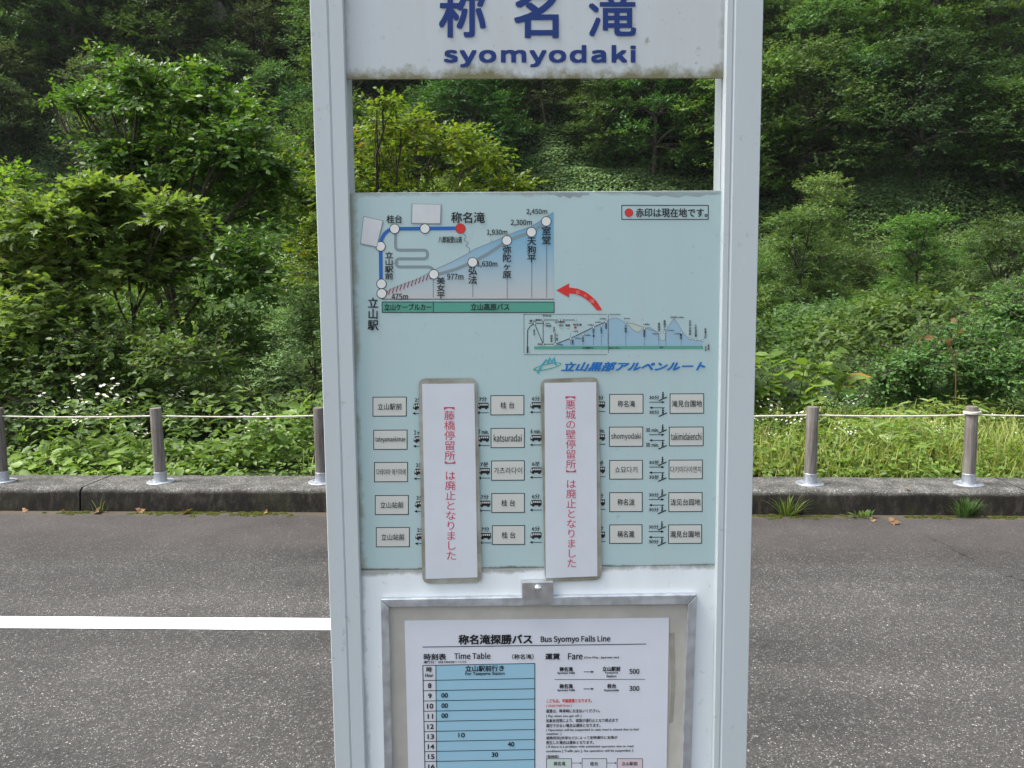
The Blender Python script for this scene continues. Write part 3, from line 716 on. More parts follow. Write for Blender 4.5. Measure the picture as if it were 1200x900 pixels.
# two laminated notices pasted over the abolished stops
def rquad(p00, p10, p11, p01, r=.06, n=4):
    P = [Vector(p) for p in (p00, p10, p11, p01)]; out = []
    for i in range(4):
        a, b, c = P[i - 1], P[i], P[(i + 1) % 4]
        q0 = b + (a - b).normalized() * r; q1 = b + (c - b).normalized() * r
        for k in range(n + 1):
            t = k / n; out.append((q0 * (1 - t) ** 2 + b * 2 * t * (1 - t) + q1 * t * t).to_tuple())
    return out
NB = -.0040
for outer, inner, s, tb in (
        (((490.3, 443.5), (558.8, 442.8), (564.8, 682.8), (495.0, 684)), ((494.6, 450.1), (555.8, 449.5), (559.6, 676.6), (498.9, 678.5)), '︻藤橋停留所︼は廃止となりました', (520.2, 477, 532.8, 655.9, 2.4)),
        (((633.2, 444.5), (701.2, 441.5), (705.4, 679.8), (638.8, 682.4)), ((638, 448.9), (698.7, 448), (700.1, 675.3), (639.6, 677.6)), '︻悪城の壁停留所︼は廃止となりました', (662.6, 464.4, 674.4, 664.8, 1.4))):
    mb = MB(); f = rquad(*outer, r=9)
    front = [L3(x, y, 0, NB + .0006) for x, y in f]; back = [(p[0], -.0022, p[2]) for p in front]; n = len(f)
    mb.add(front + back, [tuple(range(n))[::-1]] + [(i, (i + 1) % n, n + (i + 1) % n, n + i) for i in range(n)], M['tape'])
    no = mb.build('notice_strip', sign)
    mb = MB(); fr = [L3(x, y, 0, NB) for x, y in inner]; bk = [(p[0], NB + .0005, p[2]) for p in fr]
    mb.add(fr + bk, [(3, 2, 1, 0), (0, 1, 5, 4), (1, 2, 6, 5), (2, 3, 7, 6), (3, 0, 4, 7)], M['notice'])
    mb.build('notice_sheet', no)
    x0, y0, x1, y1, sxx = tb
    T((no, 'lettering'), s, x0, y0, x1, y1, 'crimson', .0, layer=1.5, base=NB, vert=True, sx=sxx)

# timetable case: aluminium trim with mitred corners, backing board, clip and screw
TB = -.004
def frame_piece(pts, name, par, mat):
    mb = MB(); f = [L3(x, y, 0, TB - .005) for x, y in pts]; b = [(p[0], -.0005, p[2]) for p in f]
    mb.add(f + b, [(3, 2, 1, 0)] + [(i, (i + 1) % 4, 4 + (i + 1) % 4, 4 + i) for i in range(4)], mat); return bevel(mb.build(name, par), .001, 2)
BOTp = 1160
def lx(x0, x1, y): return x0 + (x1 - x0) * (y - 702) / 198.0
case = empty('timetable_frame', (0, 0, 0)); case.parent = sign
oL = lambda y: (lx(446, 450.3, y), y); iL = lambda y: (lx(455.6, 460, y), y); oR = lambda y: (lx(817, 810, y), y); iR = lambda y: (lx(806, 799.5, y), y)
frame_piece([(446, 702.5), (817, 697), (806, 708.4), (455.8, 711.8)], 'frame_rail', case, M['alu'])
frame_piece([oL(BOTp), iL(BOTp - 9), (455.6, 712.2), (446, 703)], 'frame_rail', case, M['alu'])
frame_piece([iR(BOTp - 9), oR(BOTp), (817, 697.6), (806.2, 708.8)], 'frame_rail', case, M['alu'])
frame_piece([iL(BOTp - 9.4), iR(BOTp - 9.4), oR(BOTp + .5), oL(BOTp + .5)][::-1], 'frame_rail', case, M['alu'])
mb = MB(); f = [L3(x, y, 0, -.0015) for x, y in (oL(BOTp - 2), oR(BOTp - 2), (814, 700), (448, 704))]; b = [(p[0], .0003, p[2]) for p in f]
mb.add(f + b, [(0, 1, 2, 3)] + [((i + 1) % 4, i, 4 + i, 4 + (i + 1) % 4) for i in range(4)], M['backing']); mb.build('backing_board', case)
mb = MB(); f = [L3(x, y, 0, TB - .0085) for x, y in ((611.6, 709), (648.4, 708.3), (648.4, 681.7), (611.6, 682.4))]; b = [(p[0], -.001, p[2]) for p in f]
mb.add(f + b, [(0, 1, 2, 3)] + [((i + 1) % 4, i, 4 + i, 4 + (i + 1) % 4) for i in range(4)], M['steel'])
bevel(mb.build('clip', case), .0012, 2)
mb = MB(); cu, cv = sp(630.5, 689.4, TB - .0085); n = 20; r0 = .0062
prof = [(r0, 0), (r0 * .98, .0012), (r0 * .8, .0028), (r0 * .45, .0040), (.0002, .0044)]
vs = [(cu + r * math.cos(2 * math.pi * k / n), TB - .0085 - h, cv + r * math.sin(2 * math.pi * k / n)) for r, h in prof for k in range(n)]
mb.add(vs, [(i * n + k, i * n + (k + 1) % n, (i + 1) * n + (k + 1) % n, (i + 1) * n + k) for i in range(4) for k in range(n)], plain('polished_screw', (.8, .8, .8), .15, .5, 1.0), True)
mb.build('screw', case)
# tape residue on the board
mb = MB(); mb.poly(wp([(784.5, 742), (790.5, 741), (791.5, 800), (789, 846), (784.3, 848), (786.5, 800)][::-1], 1, -.0015), mk_dirty('tape_residue', (.22, .21, .17), (.33, .32, .28), 40)); mb.build('tape_residue', case)
# timetable sheet
PB = -.0030
mb = MB(); f = [L3(x, y, 0, PB) for x, y in ((484, 1120), (777.6, 1118), (784, 724), (474, 727.3))]; b = [(p[0], PB + .0008, p[2]) for p in f]
mb.add(f + b, [(0, 1, 2, 3)] + [((i + 1) % 4, i, 4 + i, 4 + (i + 1) % 4) for i in range(4)], M['paper'])
sheet = mb.build('timetable_sheet', sign)
SL = (sheet, 'lettering'); sl = -.014
def Z5(x, y): return (x / 3.914 + 430, y / 3.914 + 670)
def Z6(x, y): return (x / 3.912 + 620, y / 3.912 + 670)
def TT5(s, x0, y0, x1, y1, **k): a, b = Z5(x0, y0), Z5(x1, y1); T(SL, s, a[0], a[1], b[0], b[1], base=PB, sl=sl * .6, layer=3, **k)
def TT6(s, x0, y0, x1, y1, **k): a, b = Z6(x0, y0), Z6(x1, y1); T(SL, s, a[0], a[1], b[0], b[1], base=PB, sl=sl * .6, layer=3, **k)
TT5('称名滝探勝バス', 421, 289, 757, 332, bold=.05); TT6('Bus Syomyo Falls Line', 54, 294, 372, 328, bold=.032)
TT5('時刻表', 261, 376, 362, 405, bold=.04); TT5('Time Table', 401, 372, 566, 400, bold=.032); TT5('（称名滝）', 666, 378, 764, 401, bold=.025)
TT5('運行日：2021/04/28～11/10', 260, 408, 455, 420, bold=.03)
grid = MB()
def g5(x, y, ly=0): return (x / 3.914 + 430, y / 3.914 + 670)
def shear(y): return (y - 430) * .0185
def gp(x, y): return g5(x + (y - 430) * .021 * (1 if x < 300 else .35 if x < 700 else 0), y - (x - 256) * .0185)
rows = [430, 499, 546, 593, 640, 687, 733, 779, 825, 871, 917, 963, 1009, 1055, 1101]
for i in range(len(rows) - 1):
    grid.poly(wp([gp(256, rows[i + 1]), gp(316, rows[i + 1]), gp(316, rows[i]), gp(256, rows[i])], .8, PB), M['cell_pale'])
    grid.poly(wp([gp(316, rows[i + 1]), gp(770, rows[i + 1]), gp(770, rows[i]), gp(316, rows[i])], .8, PB), M['cell_blue'])
for y in rows: line_m(grid, [gp(254, y), gp(772, y)], .8, 1.6, M['black'], PB)
for x, w_ in ((256, .9), (316, .8), (770, .9)): line_m(grid, [gp(x, 430), gp(x, 1101)], w_, 2.0, M['black'], PB)
line_m(grid, [(495.2, 758.3), (757.3, 754.7)], .9, 1.6, M['black'], PB)
def TG(s, cx, cy, w_, h_, **k):
    a = gp(cx, cy); T(SL, s, a[0] - w_ / 2, a[1] - h_ / 2, a[0] + w_ / 2, a[1] + h_ / 2, base=PB, sl=sl, layer=3, **k)
TG('時', 285, 449, 6.2, 6, bold=.04); TG('Hour', 285, 475, 9.4, 4.2, bold=.03)
TG('立山駅前行き', 540, 449, 45, 6.8, bold=.04); TG('For Tateyama Station', 541, 474, 46, 4.6, bold=.03)
for i, h in enumerate(range(8, 21)): TG(str(h), 286, rows[i + 1] + 24, 3.6 if h < 10 else (7.2 if h != 11 else 6), 5.4, bold=.055)
for s, x, y in (('00', 355, 569), ('00', 355, 616), ('00', 355, 662), ('10', 432, 753), ('40', 658, 799), ('30', 584, 845)): TG(s, x, y, 7.4, 5.2, bold=.05)
TT6('運賃', 75, 375, 140, 402, bold=.05); TT6('Fare', 179, 374, 245, 402, bold=.035); TT6('(One-Way : Japanese yen)', 253, 388, 412, 400, bold=.03)
TT6('称名滝', 140, 437, 200, 457, bold=.05); TT6('Syomyo Falls', 130, 459, 210, 471, bold=.04); TT6('立山駅前', 337, 435, 418, 456, bold=.05)
TT6('Tateyama', 347, 459, 408, 469, bold=.04); TT6('Station', 355, 473, 400, 484, bold=.04); TT6('500', 460, 446, 505, 468, bold=.045)
TT6('称名滝', 140, 515, 200, 535, bold=.05); TT6('Syomyo Falls', 130, 538, 210, 550, bold=.04); TT6('桂台', 359, 514, 398, 534, bold=.05); TT6('Katsuradai', 345, 538, 411, 548, bold=.04); TT6('300', 460, 524, 505, 546, bold=.045)
for y in (459, 537): a, b = Z6(250, y), Z6(298, y); arrow_m(grid, a[0], b[0], a[1], 1.6, M['black'], PB, .8, 2.0)
line_m(grid, [Z6(117, 494), Z6(532, 493)], .6, 1.6, M['black'], PB)
TT6('こどもは、半額運賃となります。', 80, 583, 288, 600, mat='red', bold=.03); TT6('( Child Half Price )', 78, 609, 195, 622, mat='red', bold=.02)
for s, x1, y0, y1 in (('運賃は、降車時にお支払いください。', 325, 630, 646), ('( Pay when you get off. )', 240, 656, 669), ('気象状況等により、道路が通行止となり終点まで', 408, 674, 690), ('運行できない場合は運休となります。', 327, 697, 713),
                      ('( Operation will be suspended in case road is closed due to bad', 502, 719, 732), ('weather. )', 148, 738, 751), ('道路状況(渋滞など)によって定時運行に支障が', 405, 754, 770), ('発生した場合は運休となります。', 297, 775, 791),
                      ('( If there is a problem with scheduled operation due to road', 478, 796, 809), ('conditions [ Traffic jam ], the operation will be suspended. )', 477, 816, 829), ('〈路線図〉', 138, 841, 854)):
    TT6(s, 78, y0, x1, y1, bold=.025)
for x0, x1, m_ in ((80, 195, 'cell_green'), (243, 356, 'cell_pale'), (404, 520, 'cell_pink')):
    a, b = Z6(x0, 857), Z6(x1, 906); quad_m(grid, a[0], a[1], b[0], b[1], .8, M[m_], base=PB); rectline(grid, a[0], a[1], b[0], b[1], .6, 1.6, M['black'], PB)
for x0, x1 in ((196, 242), (357, 403)): a, b = Z6(x0, 877), Z6(x1, 877); arrow_m(grid, a[0], b[0], a[1], 1.6, M['black'], PB, .6, 1.5)
TT6('称名滝', 113, 871, 166, 889, bold=.02); TT6('桂台', 280, 871, 316, 889, bold=.02); TT6('立山駅前', 425, 871, 497, 888, bold=.02)
grid.build('timetable_grid', sheet)
flush_text()

# ------------------------------------------------------------------ rope fence on the kerb
def pix_on_t(px, t):                      # s on the line t where the pixel column px crosses at kerb height
    lo_, hi_ = -20.0, 20.0
    for _ in range(50):
        m_ = (lo_ + hi_) / 2
        if to_px(rw(m_, t, KH))[0] < px: lo_ = m_
        else: hi_ = m_
    return (lo_ + hi_) / 2
PT = 6.40; PH = .612
def post_meshes():
    mb = MB(); r = .0455
    mb.lathe([(r, .06), (r, .3), (r * .985, PH - .006), (r * .95, PH - .001)], M['wood'], sides=22)
    mb.lathe([(r * .95, PH - .001), (r * .5, PH + .001), (.0005, PH + .001)], M['wood'], sides=22, smooth=False)
    shaft = mb.mesh('timber_post')
    mb = MB(); mb.lathe([(r + .004, .012), (r + .0045, .088), (r + .003, .090), (r - .002, .090)], M['galv'], sides=24, smooth=False); sleeve = mb.mesh('sleeve')
    mb = MB(); mb.lathe([(.108, .0), (.108, .009), (.105, .012), (.0, .012)], M['galv'], sides=32, smooth=False)
    for k in range(4):
        t = math.pi / 4 + k * math.pi / 2; c = (.082 * math.cos(t), .082 * math.sin(t))
        mb.lathe([(.009, .012), (.009, .020), (0, .021)], M['steel'], c, 6, False)
    return shaft, sleeve, mb.mesh('base_plate')
pm = post_meshes()
post_px = [-186, 3, 188.5, 377, None, None, 949, 1135, 1322]
ss = [pix_on_t(p, PT) if p is not None else None for p in post_px]
ss[4] = ss[3] + (ss[6] - ss[3]) / 3; ss[5] = ss[3] + 2 * (ss[6] - ss[3]) / 3
ss = [ss[0] - 1.3] + ss + [ss[-1] + 1.3]
plabels = {2: 'wooden rope post at the far left edge, grey sleeve on round plate', 3: 'wooden rope post standing alone left of the sign, below the dark green tree', 4: 'wooden rope post half hidden by the left edge of the bus stop sign',
           7: 'brown wooden rope post on the right, nearer the bus stop sign, by the large-leaved plant', 8: 'brown wooden rope post with the rope wound round its top, far right'}
for i, s in enumerate(ss):
    if i in (0, 10): continue
    if i in (1, 9): continue
    e = empty('rope_post', rw(s, PT, KH + .001)); e.rotation_euler = (R([0, .4, .3, -.4, .5, 0, .3, -.2, .3, 0, 0][i]), R([0, .3, .5, 1.2, .6, 0, .3, -.4, .3, 0, 0][i]), i * 1.3)
    tag(e, plabels.get(i, 'wooden rope post on the kerb hidden behind the bus stop sign'), 'post', 'wooden posts of the rope fence')
    for me, nm in zip(pm, ('timber_post', 'sleeve', 'base_plate')): link(bpy.data.objects.new(nm, me), e)
mb = MB(); pts = []
for a, b in zip(ss[:-1], ss[1:]):
    for k in range(10):
        f = k / 10; pts.append(rw(a + (b - a) * f, PT, KH + PH - .065 - .010 * 4 * f * (1 - f)))
pts.append(rw(ss[-1], PT, KH + PH - .065))
mb.tube(pts, .0062, M['rope'], 8)
pc = rw(ss[8], PT, KH + PH - .062); wr_ = []
for k in range(0, 25):
    t = k / 12 * 2 * math.pi; wr_.append(pc + Vector((.058 * math.cos(t), .058 * math.sin(t), .004 + .020 * k / 24)))
mb.tube(wr_, .0065, M['rope'], 8)
tag(mb.build('rope'), 'thin pale rope strung through the tops of the wooden posts', 'rope')

# ------------------------------------------------------------------ foliage
TPL = {
 'card': ([(0, 0, 0), (.45, .30, .07), (1, 0, -.12), (.45, -.30, .07)], [(0, 2, 1), (0, 3, 2)]),
 'oval': ([(0, 0, 0), (.28, .25, .05), (.62, .23, .05), (1, 0, -.10), (.62, -.23, .05), (.28, -.25, .05), (.45, 0, -.01)], [(0, 6, 1), (1, 6, 2), (2, 6, 3), (3, 6, 4), (4, 6, 5), (5, 6, 0)]),
 'heart': ([(.06, 0, 0), (-.05, .2, .05), (.15, .40, .10), (.5, .34, .07), (.8, .14, -.02), (1.05, 0, -.14), (.8, -.14, -.02), (.5, -.34, .07), (.15, -.40, .10), (-.05, -.2, .05), (.5, 0, -.02)], [(0, 10, 2, 1), (2, 10, 3), (3, 10, 4), (4, 10, 5), (5, 10, 6), (6, 10, 7), (7, 10, 8), (8, 10, 0, 9)]),
 'maple': ([(0, 0, 0), (-.04, .30, -.02), (.10, .20, .03), (.28, .55, -.05), (.42, .22, .03), (.62, .34, -.02), (.68, .14, .02), (1.05, 0, -.10), (.68, -.14, .02), (.62, -.34, -.02), (.42, -.22, .03), (.28, -.55, -.05), (.10, -.20, .03), (-.04, -.30, -.02)],
           [(0, 2, 1), (0, 4, 3, 2), (0, 7, 6, 4), (4, 6, 5), (0, 10, 8, 7), (8, 10, 9), (0, 12, 11, 10), (0, 13, 12)]),
 'lance': ([(0, 0, 0), (.3, .10, .02), (.65, .085, -.02), (1, 0, -.18), (.65, -.085, -.02), (.3, -.10, .02)], [(0, 2, 1), (0, 3, 2), (0, 4, 3), (0, 5, 4)]),
 'blade': ([(0, .022, 0), (.4, .020, .0), (.75, .014, -.07), (1, 0, -.2), (.75, -.014, -.07), (.4, -.020, 0), (0, -.022, 0)], [(0, 6, 5, 1), (1, 5, 4, 2), (2, 4, 3)]),
}
def nrm(a): return a / np.maximum(np.linalg.norm(a, axis=-1, keepdims=True), 1e-9)
def leaf_arrays(P, A, N, S, tpl):
    tv, tf = TPL[tpl]; tv = np.array(tv)
    A = nrm(A); W = nrm(np.cross(N, A)); Nn = np.cross(A, W); S = np.asarray(S)[:, None, None]
    V = P[:, None, :] + S * (tv[None, :, 0:1] * A[:, None] + tv[None, :, 1:2] * W[:, None] + tv[None, :, 2:3] * Nn[:, None])
    return V.reshape(-1, 3), len(tv), tf
def leaf_mesh(name, sets, rng, smooth_rnd=None):
    """sets: list of (P, A, N, S, template, material)"""
    VV = []; LL = []; LT = []; MI = []; RN = []; mats = []; off = 0
    for st in sets:
        P, A, N, S, tpl, mat = st[:6]
        V, k, tf = leaf_arrays(P, A, N, S, tpl); n = len(P)
        flat = np.concatenate([np.array(f) for f in tf]); lens = np.array([len(f) for f in tf])
        LL.append(((np.arange(n) * k)[:, None] + flat[None] + off).ravel()); LT.append(np.tile(lens, n))
        if mat not in mats: mats.append(mat)
        MI.append(np.full(n * len(tf), mats.index(mat)))
        r = st[6] if len(st) > 6 else rng.random(n)
        RN.append(np.repeat(r, len(tf))); VV.append(V); off += len(V)
    lt = np.concatenate(LT); st_ = np.concatenate([[0], np.cumsum(lt)[:-1]])
    return raw_mesh(name, np.concatenate(VV), np.concatenate(LL), st_, mats, np.concatenate(MI), np.concatenate(RN))
def sprays(rng, lobes, n, L, twig, size, zmin=-.45, up=.55, spread=.75, inner=.55, flat=.5, jit=.35):
    """lobes: (x,y,z,rx,ry,rz). Twigs with two rows of leaves, most of them near the skin of each lobe."""
    lob = np.array(lobes, float); wgt = (lob[:, 3] * lob[:, 4] * lob[:, 5]) ** .5; k = rng.choice(len(lob), n, p=wgt / wgt.sum())
    d = nrm(rng.normal(size=(n, 3))); bad = d[:, 2] < zmin; d[bad, 2] *= -.6; d = nrm(d)
    rad = inner + (1.08 - inner) * rng.random(n) ** .6
    wob = 1 + .22 * np.sin(d[:, 0] * 5 + k * 1.7) * np.cos(d[:, 1] * 4 + k) + .12 * rng.normal(size=n)
    C = lob[k, :3] + d * lob[k, 3:] * (rad * wob)[:, None]
    out = nrm(d / lob[k, 3:])
    hor = rng.normal(size=(n, 3)); hor[:, 2] *= .25
    D = nrm(out * np.array([1, 1, flat]) + .8 * nrm(hor) * (1 - .3) + np.array([0, 0, .10]))
    tw = twig * (.7 + .6 * rng.random(n)); S0 = C - D * (tw * .6)[:, None]
    t = (np.arange(L) + .35 * rng.random((n, L))) / L
    side = np.where(np.arange(L) % 2 == 0, 1.0, -1.0)[None, :, None]
    lat = nrm(np.cross(D, np.array([0, 0, 1.0]) + .3 * rng.normal(size=(n, 3))))
    P = S0[:, None] + D[:, None] * (tw[:, None] * t)[..., None]; P[..., 2] -= (tw[:, None] * t ** 2 * .18)
    A = D[:, None] * (.35 + .5 * t)[..., None] + side * lat[:, None] * (spread * (1.15 - .6 * t))[..., None] + rng.normal(size=(n, L, 3)) * .22; A[..., 2] -= .16
    N = np.array([0, 0, up]) + out[:, None] * .4 + rng.normal(size=(n, L, 3)) * jit
    S = size * (.6 + .65 * rng.random((n, L))) * (1.05 - .35 * t)
    tone = np.clip(rng.normal(.5, .17, (n, 1)) + rng.normal(0, .14, (n, L)), 0, 1)
    return P.reshape(-1, 3), A.reshape(-1, 3), N.reshape(-1, 3), S.ravel(), tone.ravel(), S0, C + D * (tw * .4)[:, None], k
def wand(mb, a, b, r0, r1, mat, rng, sag=.12, n=6, sides=6):
    a = np.array(a, float); b = np.array(b, float); l = np.linalg.norm(b - a); off = rng.normal(size=3) * l * sag * .6; off[2] = abs(off[2]) + l * sag
    pts = [a * (1 - t) + b * t + off * (4 * t * (1 - t)) * .5 + rng.normal(size=3) * l * .012 for t in np.linspace(0, 1, n)]
    mb.tube(pts, [r0 + (r1 - r0) * t for t in np.linspace(0, 1, n)], mat, sides); return pts
def woody(name, rng, lobes, stems, mat, r0, per_lobe=5, twigs=None, base_z=0.0, twig_r=.006, tw_max=400):
    """trunks and limbs: stems = list of (base point, fork point)"""
    mb = MB(); forks = []
    for b, f in stems:
        pts = wand(mb, b, f, r0, r0 * .6, mat, rng, .05, 7, 8); forks.append(np.array(pts[-1])); forks.append(np.array(pts[4]))
    ends = []
    for lb in lobes:
        c = np.array(lb[:3]); f = min(forks, key=lambda q: np.linalg.norm(q - c) + max(0, q[2] - c[2]) * 2)
        pts = wand(mb, f, c, r0 * .5, r0 * .2, mat, rng, .10, 7, 6)
        for j in range(per_lobe):
            d = rng.normal(size=3); d[2] = abs(d[2]) * .6; d /= np.linalg.norm(d)
            e = c + d * np.array(lb[3:]) * .75; wand(mb, pts[3 + j % 4], e, r0 * .18, r0 * .05, mat, rng, .08, 5, 4)
    if twigs is not None:
        a, b = twigs; idx = rng.permutation(len(a))[:tw_max]
        for i in idx: mb.tube([a[i], (a[i] + b[i]) / 2 + np.array([0, 0, .02]), b[i]], [twig_r, twig_r * .8, twig_r * .4], mat, 3)
    return mb.mesh(name)

G = {}   # leaf materials: each is a kind of leaf, from its darkest to its palest leaves
G['dark'] = mk_leaf('dark_glossy_leaf', [(0, (.040, .088, .020)), (.5, (.078, .155, .028)), (.85, (.135, .215, .038)), (1, (.20, .27, .06))], .38, .42, .42)
G['maple'] = mk_leaf('fresh_maple_leaf', [(0, (.080, .180, .022)), (.5, (.140, .270, .032)), (.85, (.195, .315, .044)), (1, (.25, .34, .07))], .46, .45, .32)
G['yellow'] = mk_leaf('yellowing_leaf', [(0, (.065, .125, .016)), (.45, (.115, .190, .024)), (.85, (.175, .24, .032)), (.97, (.21, .21, .03)), (1, (.22, .11, .03))], .44, .45, .35)
G['mid'] = mk_leaf('bush_leaf', [(0, (.040, .088, .022)), (.5, (.074, .142, .033)), (.85, (.115, .195, .045)), (1, (.17, .24, .06))], .36, .50, .28, .35)
G['far'] = mk_leaf('forest_leaf', [(0, (.026, .064, .016)), (.5, (.052, .112, .024)), (.85, (.085, .158, .032)), (1, (.13, .20, .042))], .32, .55, .22, .45)
G['vine'] = mk_leaf('vine_leaf', [(0, (.090, .175, .060)), (.5, (.145, .255, .088)), (1, (.20, .31, .12))], .28, .5, .28, .2)
G['under'] = mk_leaf('undergrowth_leaf', [(0, (.032, .068, .020)), (.5, (.058, .112, .030)), (1, (.095, .160, .040))], .24, .55, .22, .2)
G['weed'] = mk_leaf('weed_leaf', [(0, (.075, .150, .020)), (.5, (.130, .235, .030)), (.85, (.180, .285, .040)), (1, (.25, .33, .07))], .38, .45, .4)
G['grass'] = mk_leaf('grass_blade', [(0, (.080, .150, .024)), (.5, (.130, .220, .036)), (.85, (.185, .275, .050)), (1, (.27, .26, .09))], .35, .45, .4)
G['straw'] = mk_leaf('yellow_green_grass', [(0, (.12, .175, .028)), (.5, (.19, .25, .042)), (.85, (.26, .29, .07)), (1, (.33, .27, .12))], .35, .5, .3)
G['knot'] = mk_leaf('broad_knotweed_leaf', [(0, (.100, .200, .026)), (.6, (.170, .300, .045)), (.95, (.24, .35, .07)), (1, (.45, .27, .03))], .40, .4, .45)
G['petal'] = plain('white_petal', (.80, .80, .76), .6)
G['yolk'] = plain('flower_centre', (.62, .42, .05), .7)
G['stem'] = plain('green_stem', (.075, .13, .03), .6)
G['dead'] = mk_leaf('dry_leaf', [(0, (.15, .085, .035)), (.5, (.25, .15, .06)), (1, (.38, .26, .11))], .15, .7, .2, .3)
G['spent'] = plain('russet_spent_leaf', (.15, .085, .04), .7)

def W3(px, py, D): p = at_depth(px, py, D); return (p.x, p.y, p.z)
def lobes_px(spec, D, dd=.0, rng=None):
    out = []
    for (px, py, rx, ry) in spec:
        d = D + (rng.normal() * dd if rng is not None else 0); p = W3(px, py, d); k = d / F_PX
        out.append((p[0], p[1], p[2], rx * k, max(rx, ry) * k * .9, ry * k))
    return out
def near_tree(name, label, cat, seed, spec, D, base_px, mat, size, n, tpl='oval', L=9, twig=.42, dd=.5, r0=.05, stems=2, group=None, up=.7, crownname='crown', bark='bark', inner=.5, extra=None):
    rng = np.random.default_rng(seed); lobes = lobes_px(spec, D, dd, rng)
    if extra: lobes += extra
    bx = on_z(base_px, 600, 0); dirx = ray(base_px, 600); b = CAM + dirx * (D / dirx.y); s_, t_ = wr(b); z0 = hgt(s_, t_)
    e = empty(name, (b.x, b.y, z0)); tag(e, label, cat, group); org = np.array([b.x, b.y, z0])
    lob = [(l[0] - org[0], l[1] - org[1], l[2] - org[2], *l[3:]) for l in lobes]
    P, A, N, S, tone, tw0, tw1, k = sprays(rng, lob, n, L, twig, size, up=up, inner=inner)
    link(bpy.data.objects.new(crownname, leaf_mesh(crownname, [(P, A, N, S, tpl, mat, tone)], rng)), e)
    cz = np.mean([l[2] for l in lob]); st = []
    for i in range(stems):
        a = rng.random() * 6.28; f = np.array([np.cos(a) * .35 * i, np.sin(a) * .35 * i, max(.6, cz * .55)]) + (np.array([np.mean([l[0] for l in lob]), 0, 0]) * .3)
        st.append((np.array([np.cos(a) * .08 * i, np.sin(a) * .08 * i, -.1]), f))
    link(bpy.data.objects.new('trunk', woody('trunk', rng, lob, st, M[bark], r0, 5, (tw0, tw1), tw_max=700)), e)
    return e

# --- near plants on the left
near_tree('broadleaf_tree', 'tall dark green broadleaf tree with silvery leaf tips reaching up left of the sign', 'tree', 11,
          [(200, 130, 75, 34), (120, 120, 45, 24), (255, 125, 50, 36), (165, 92, 40, 22), (95, 118, 24, 12), (275, 180, 62, 45), (205, 200, 80, 45), (140, 180, 40, 30), (300, 245, 52, 55), (285, 330, 56, 60), (225, 300, 70, 70), (250, 410, 70, 50), (160, 400, 60, 60), (320, 205, 25, 22), (82, 112, 13, 6), (58, 116, 9, 4), (120, 66, 10, 14), (142, 88, 14, 12), (246, 84, 10, 16), (224, 80, 9, 10), (286, 128, 14, 14)],
          10.8, 215, G['dark'], .105, 2300, 'oval', 10, .45, .5, .055, 3)
near_tree('maple_shrub', 'fresh green maple shrub spreading in front of the darker tree on the left', 'shrub', 12,
          [(60, 265, 70, 36), (150, 258, 66, 38), (30, 318, 60, 45), (118, 318, 76, 46), (190, 300, 46, 44), (205, 250, 30, 20), (60, 372, 70, 45), (20, 420, 50, 40), (120, 225, 40, 18), (-70, 300, 70, 60), (-90, 390, 70, 60)],
          9.3, 95, G['maple'], .115, 1700, 'maple', 8, .40, .45, .035, 3, up=1.0)
near_tree('leafy_bush', 'light green leafy bush cut off by the left edge of the picture', 'bush', 13, [(8, 215, 40, 24), (-40, 240, 60, 50), (-10, 285, 50, 40), (-120, 260, 80, 70)], 11.5, -30, G['maple'], .10, 640, 'oval', 8, .36, .4, .03, 2)
near_tree('yellowing_tree', 'yellow green tree with reddish leaf tips seen through the gap in the sign', 'tree', 14,
          [(345, 192, 22, 17), (345, 232, 30, 34), (470, 152, 46, 28), (448, 122, 22, 12), (520, 172, 52, 30), (562, 190, 36, 20), (440, 190, 45, 40), (490, 245, 90, 45), (600, 216, 34, 12), (410, 230, 60, 45), (560, 262, 70, 50), (390, 310, 60, 50), (520, 340, 90, 60), (365, 275, 22, 28)],
          13.5, 470, G['yellow'], .112, 1750, 'oval', 9, .45, .5, .06, 3)
near_tree('feathery_bush', 'soft grey green bush standing low between the dark tree and the sign', 'bush', 15, [(345, 340, 40, 50), (350, 400, 40, 50), (325, 440, 40, 40), (400, 380, 70, 60), (460, 420, 80, 60)], 14.5, 370, G['vine'], .07, 1500, 'oval', 10, .35, .4, .03, 3)
near_tree('shade_bush', 'deep green bush in the shade under the maple shrub, behind the white flowers', 'bush', 16, [(100, 450, 70, 45), (190, 470, 70, 40), (20, 480, 70, 40), (260, 475, 60, 40), (-60, 480, 70, 50), (60, 515, 60, 22), (150, 515, 60, 22), (110, 410, 70, 40), (220, 425, 60, 40), (20, 430, 60, 40)], 8.9, 130, G['mid'], .085, 1500, 'oval', 9, .34, .4, .03, 3)
# --- near plants on the right
near_tree('small_leaved_shrub', 'dense small leaved shrub rising at the right edge behind the rope', 'shrub', 17,
          [(1192, 350, 30, 26), (1185, 376, 40, 34), (1140, 405, 52, 30), (1085, 425, 52, 26), (1180, 440, 60, 40), (1110, 462, 70, 26), (1045, 445, 36, 22), (1240, 400, 60, 60), (1010, 472, 50, 18)], 9.6, 1135, G['mid'], .060, 2300, 'oval', 10, .32, .35, .03, 4)
near_tree('hedge_bush', 'low green bush behind the large leaved plant on the right of the sign', 'bush', 18, [(940, 470, 70, 40), (880, 470, 70, 50), (1000, 450, 60, 34), (800, 460, 80, 60), (700, 450, 90, 60)], 11.0, 880, G['under'], .075, 1600, 'oval', 9, .34, .4, .03, 4)

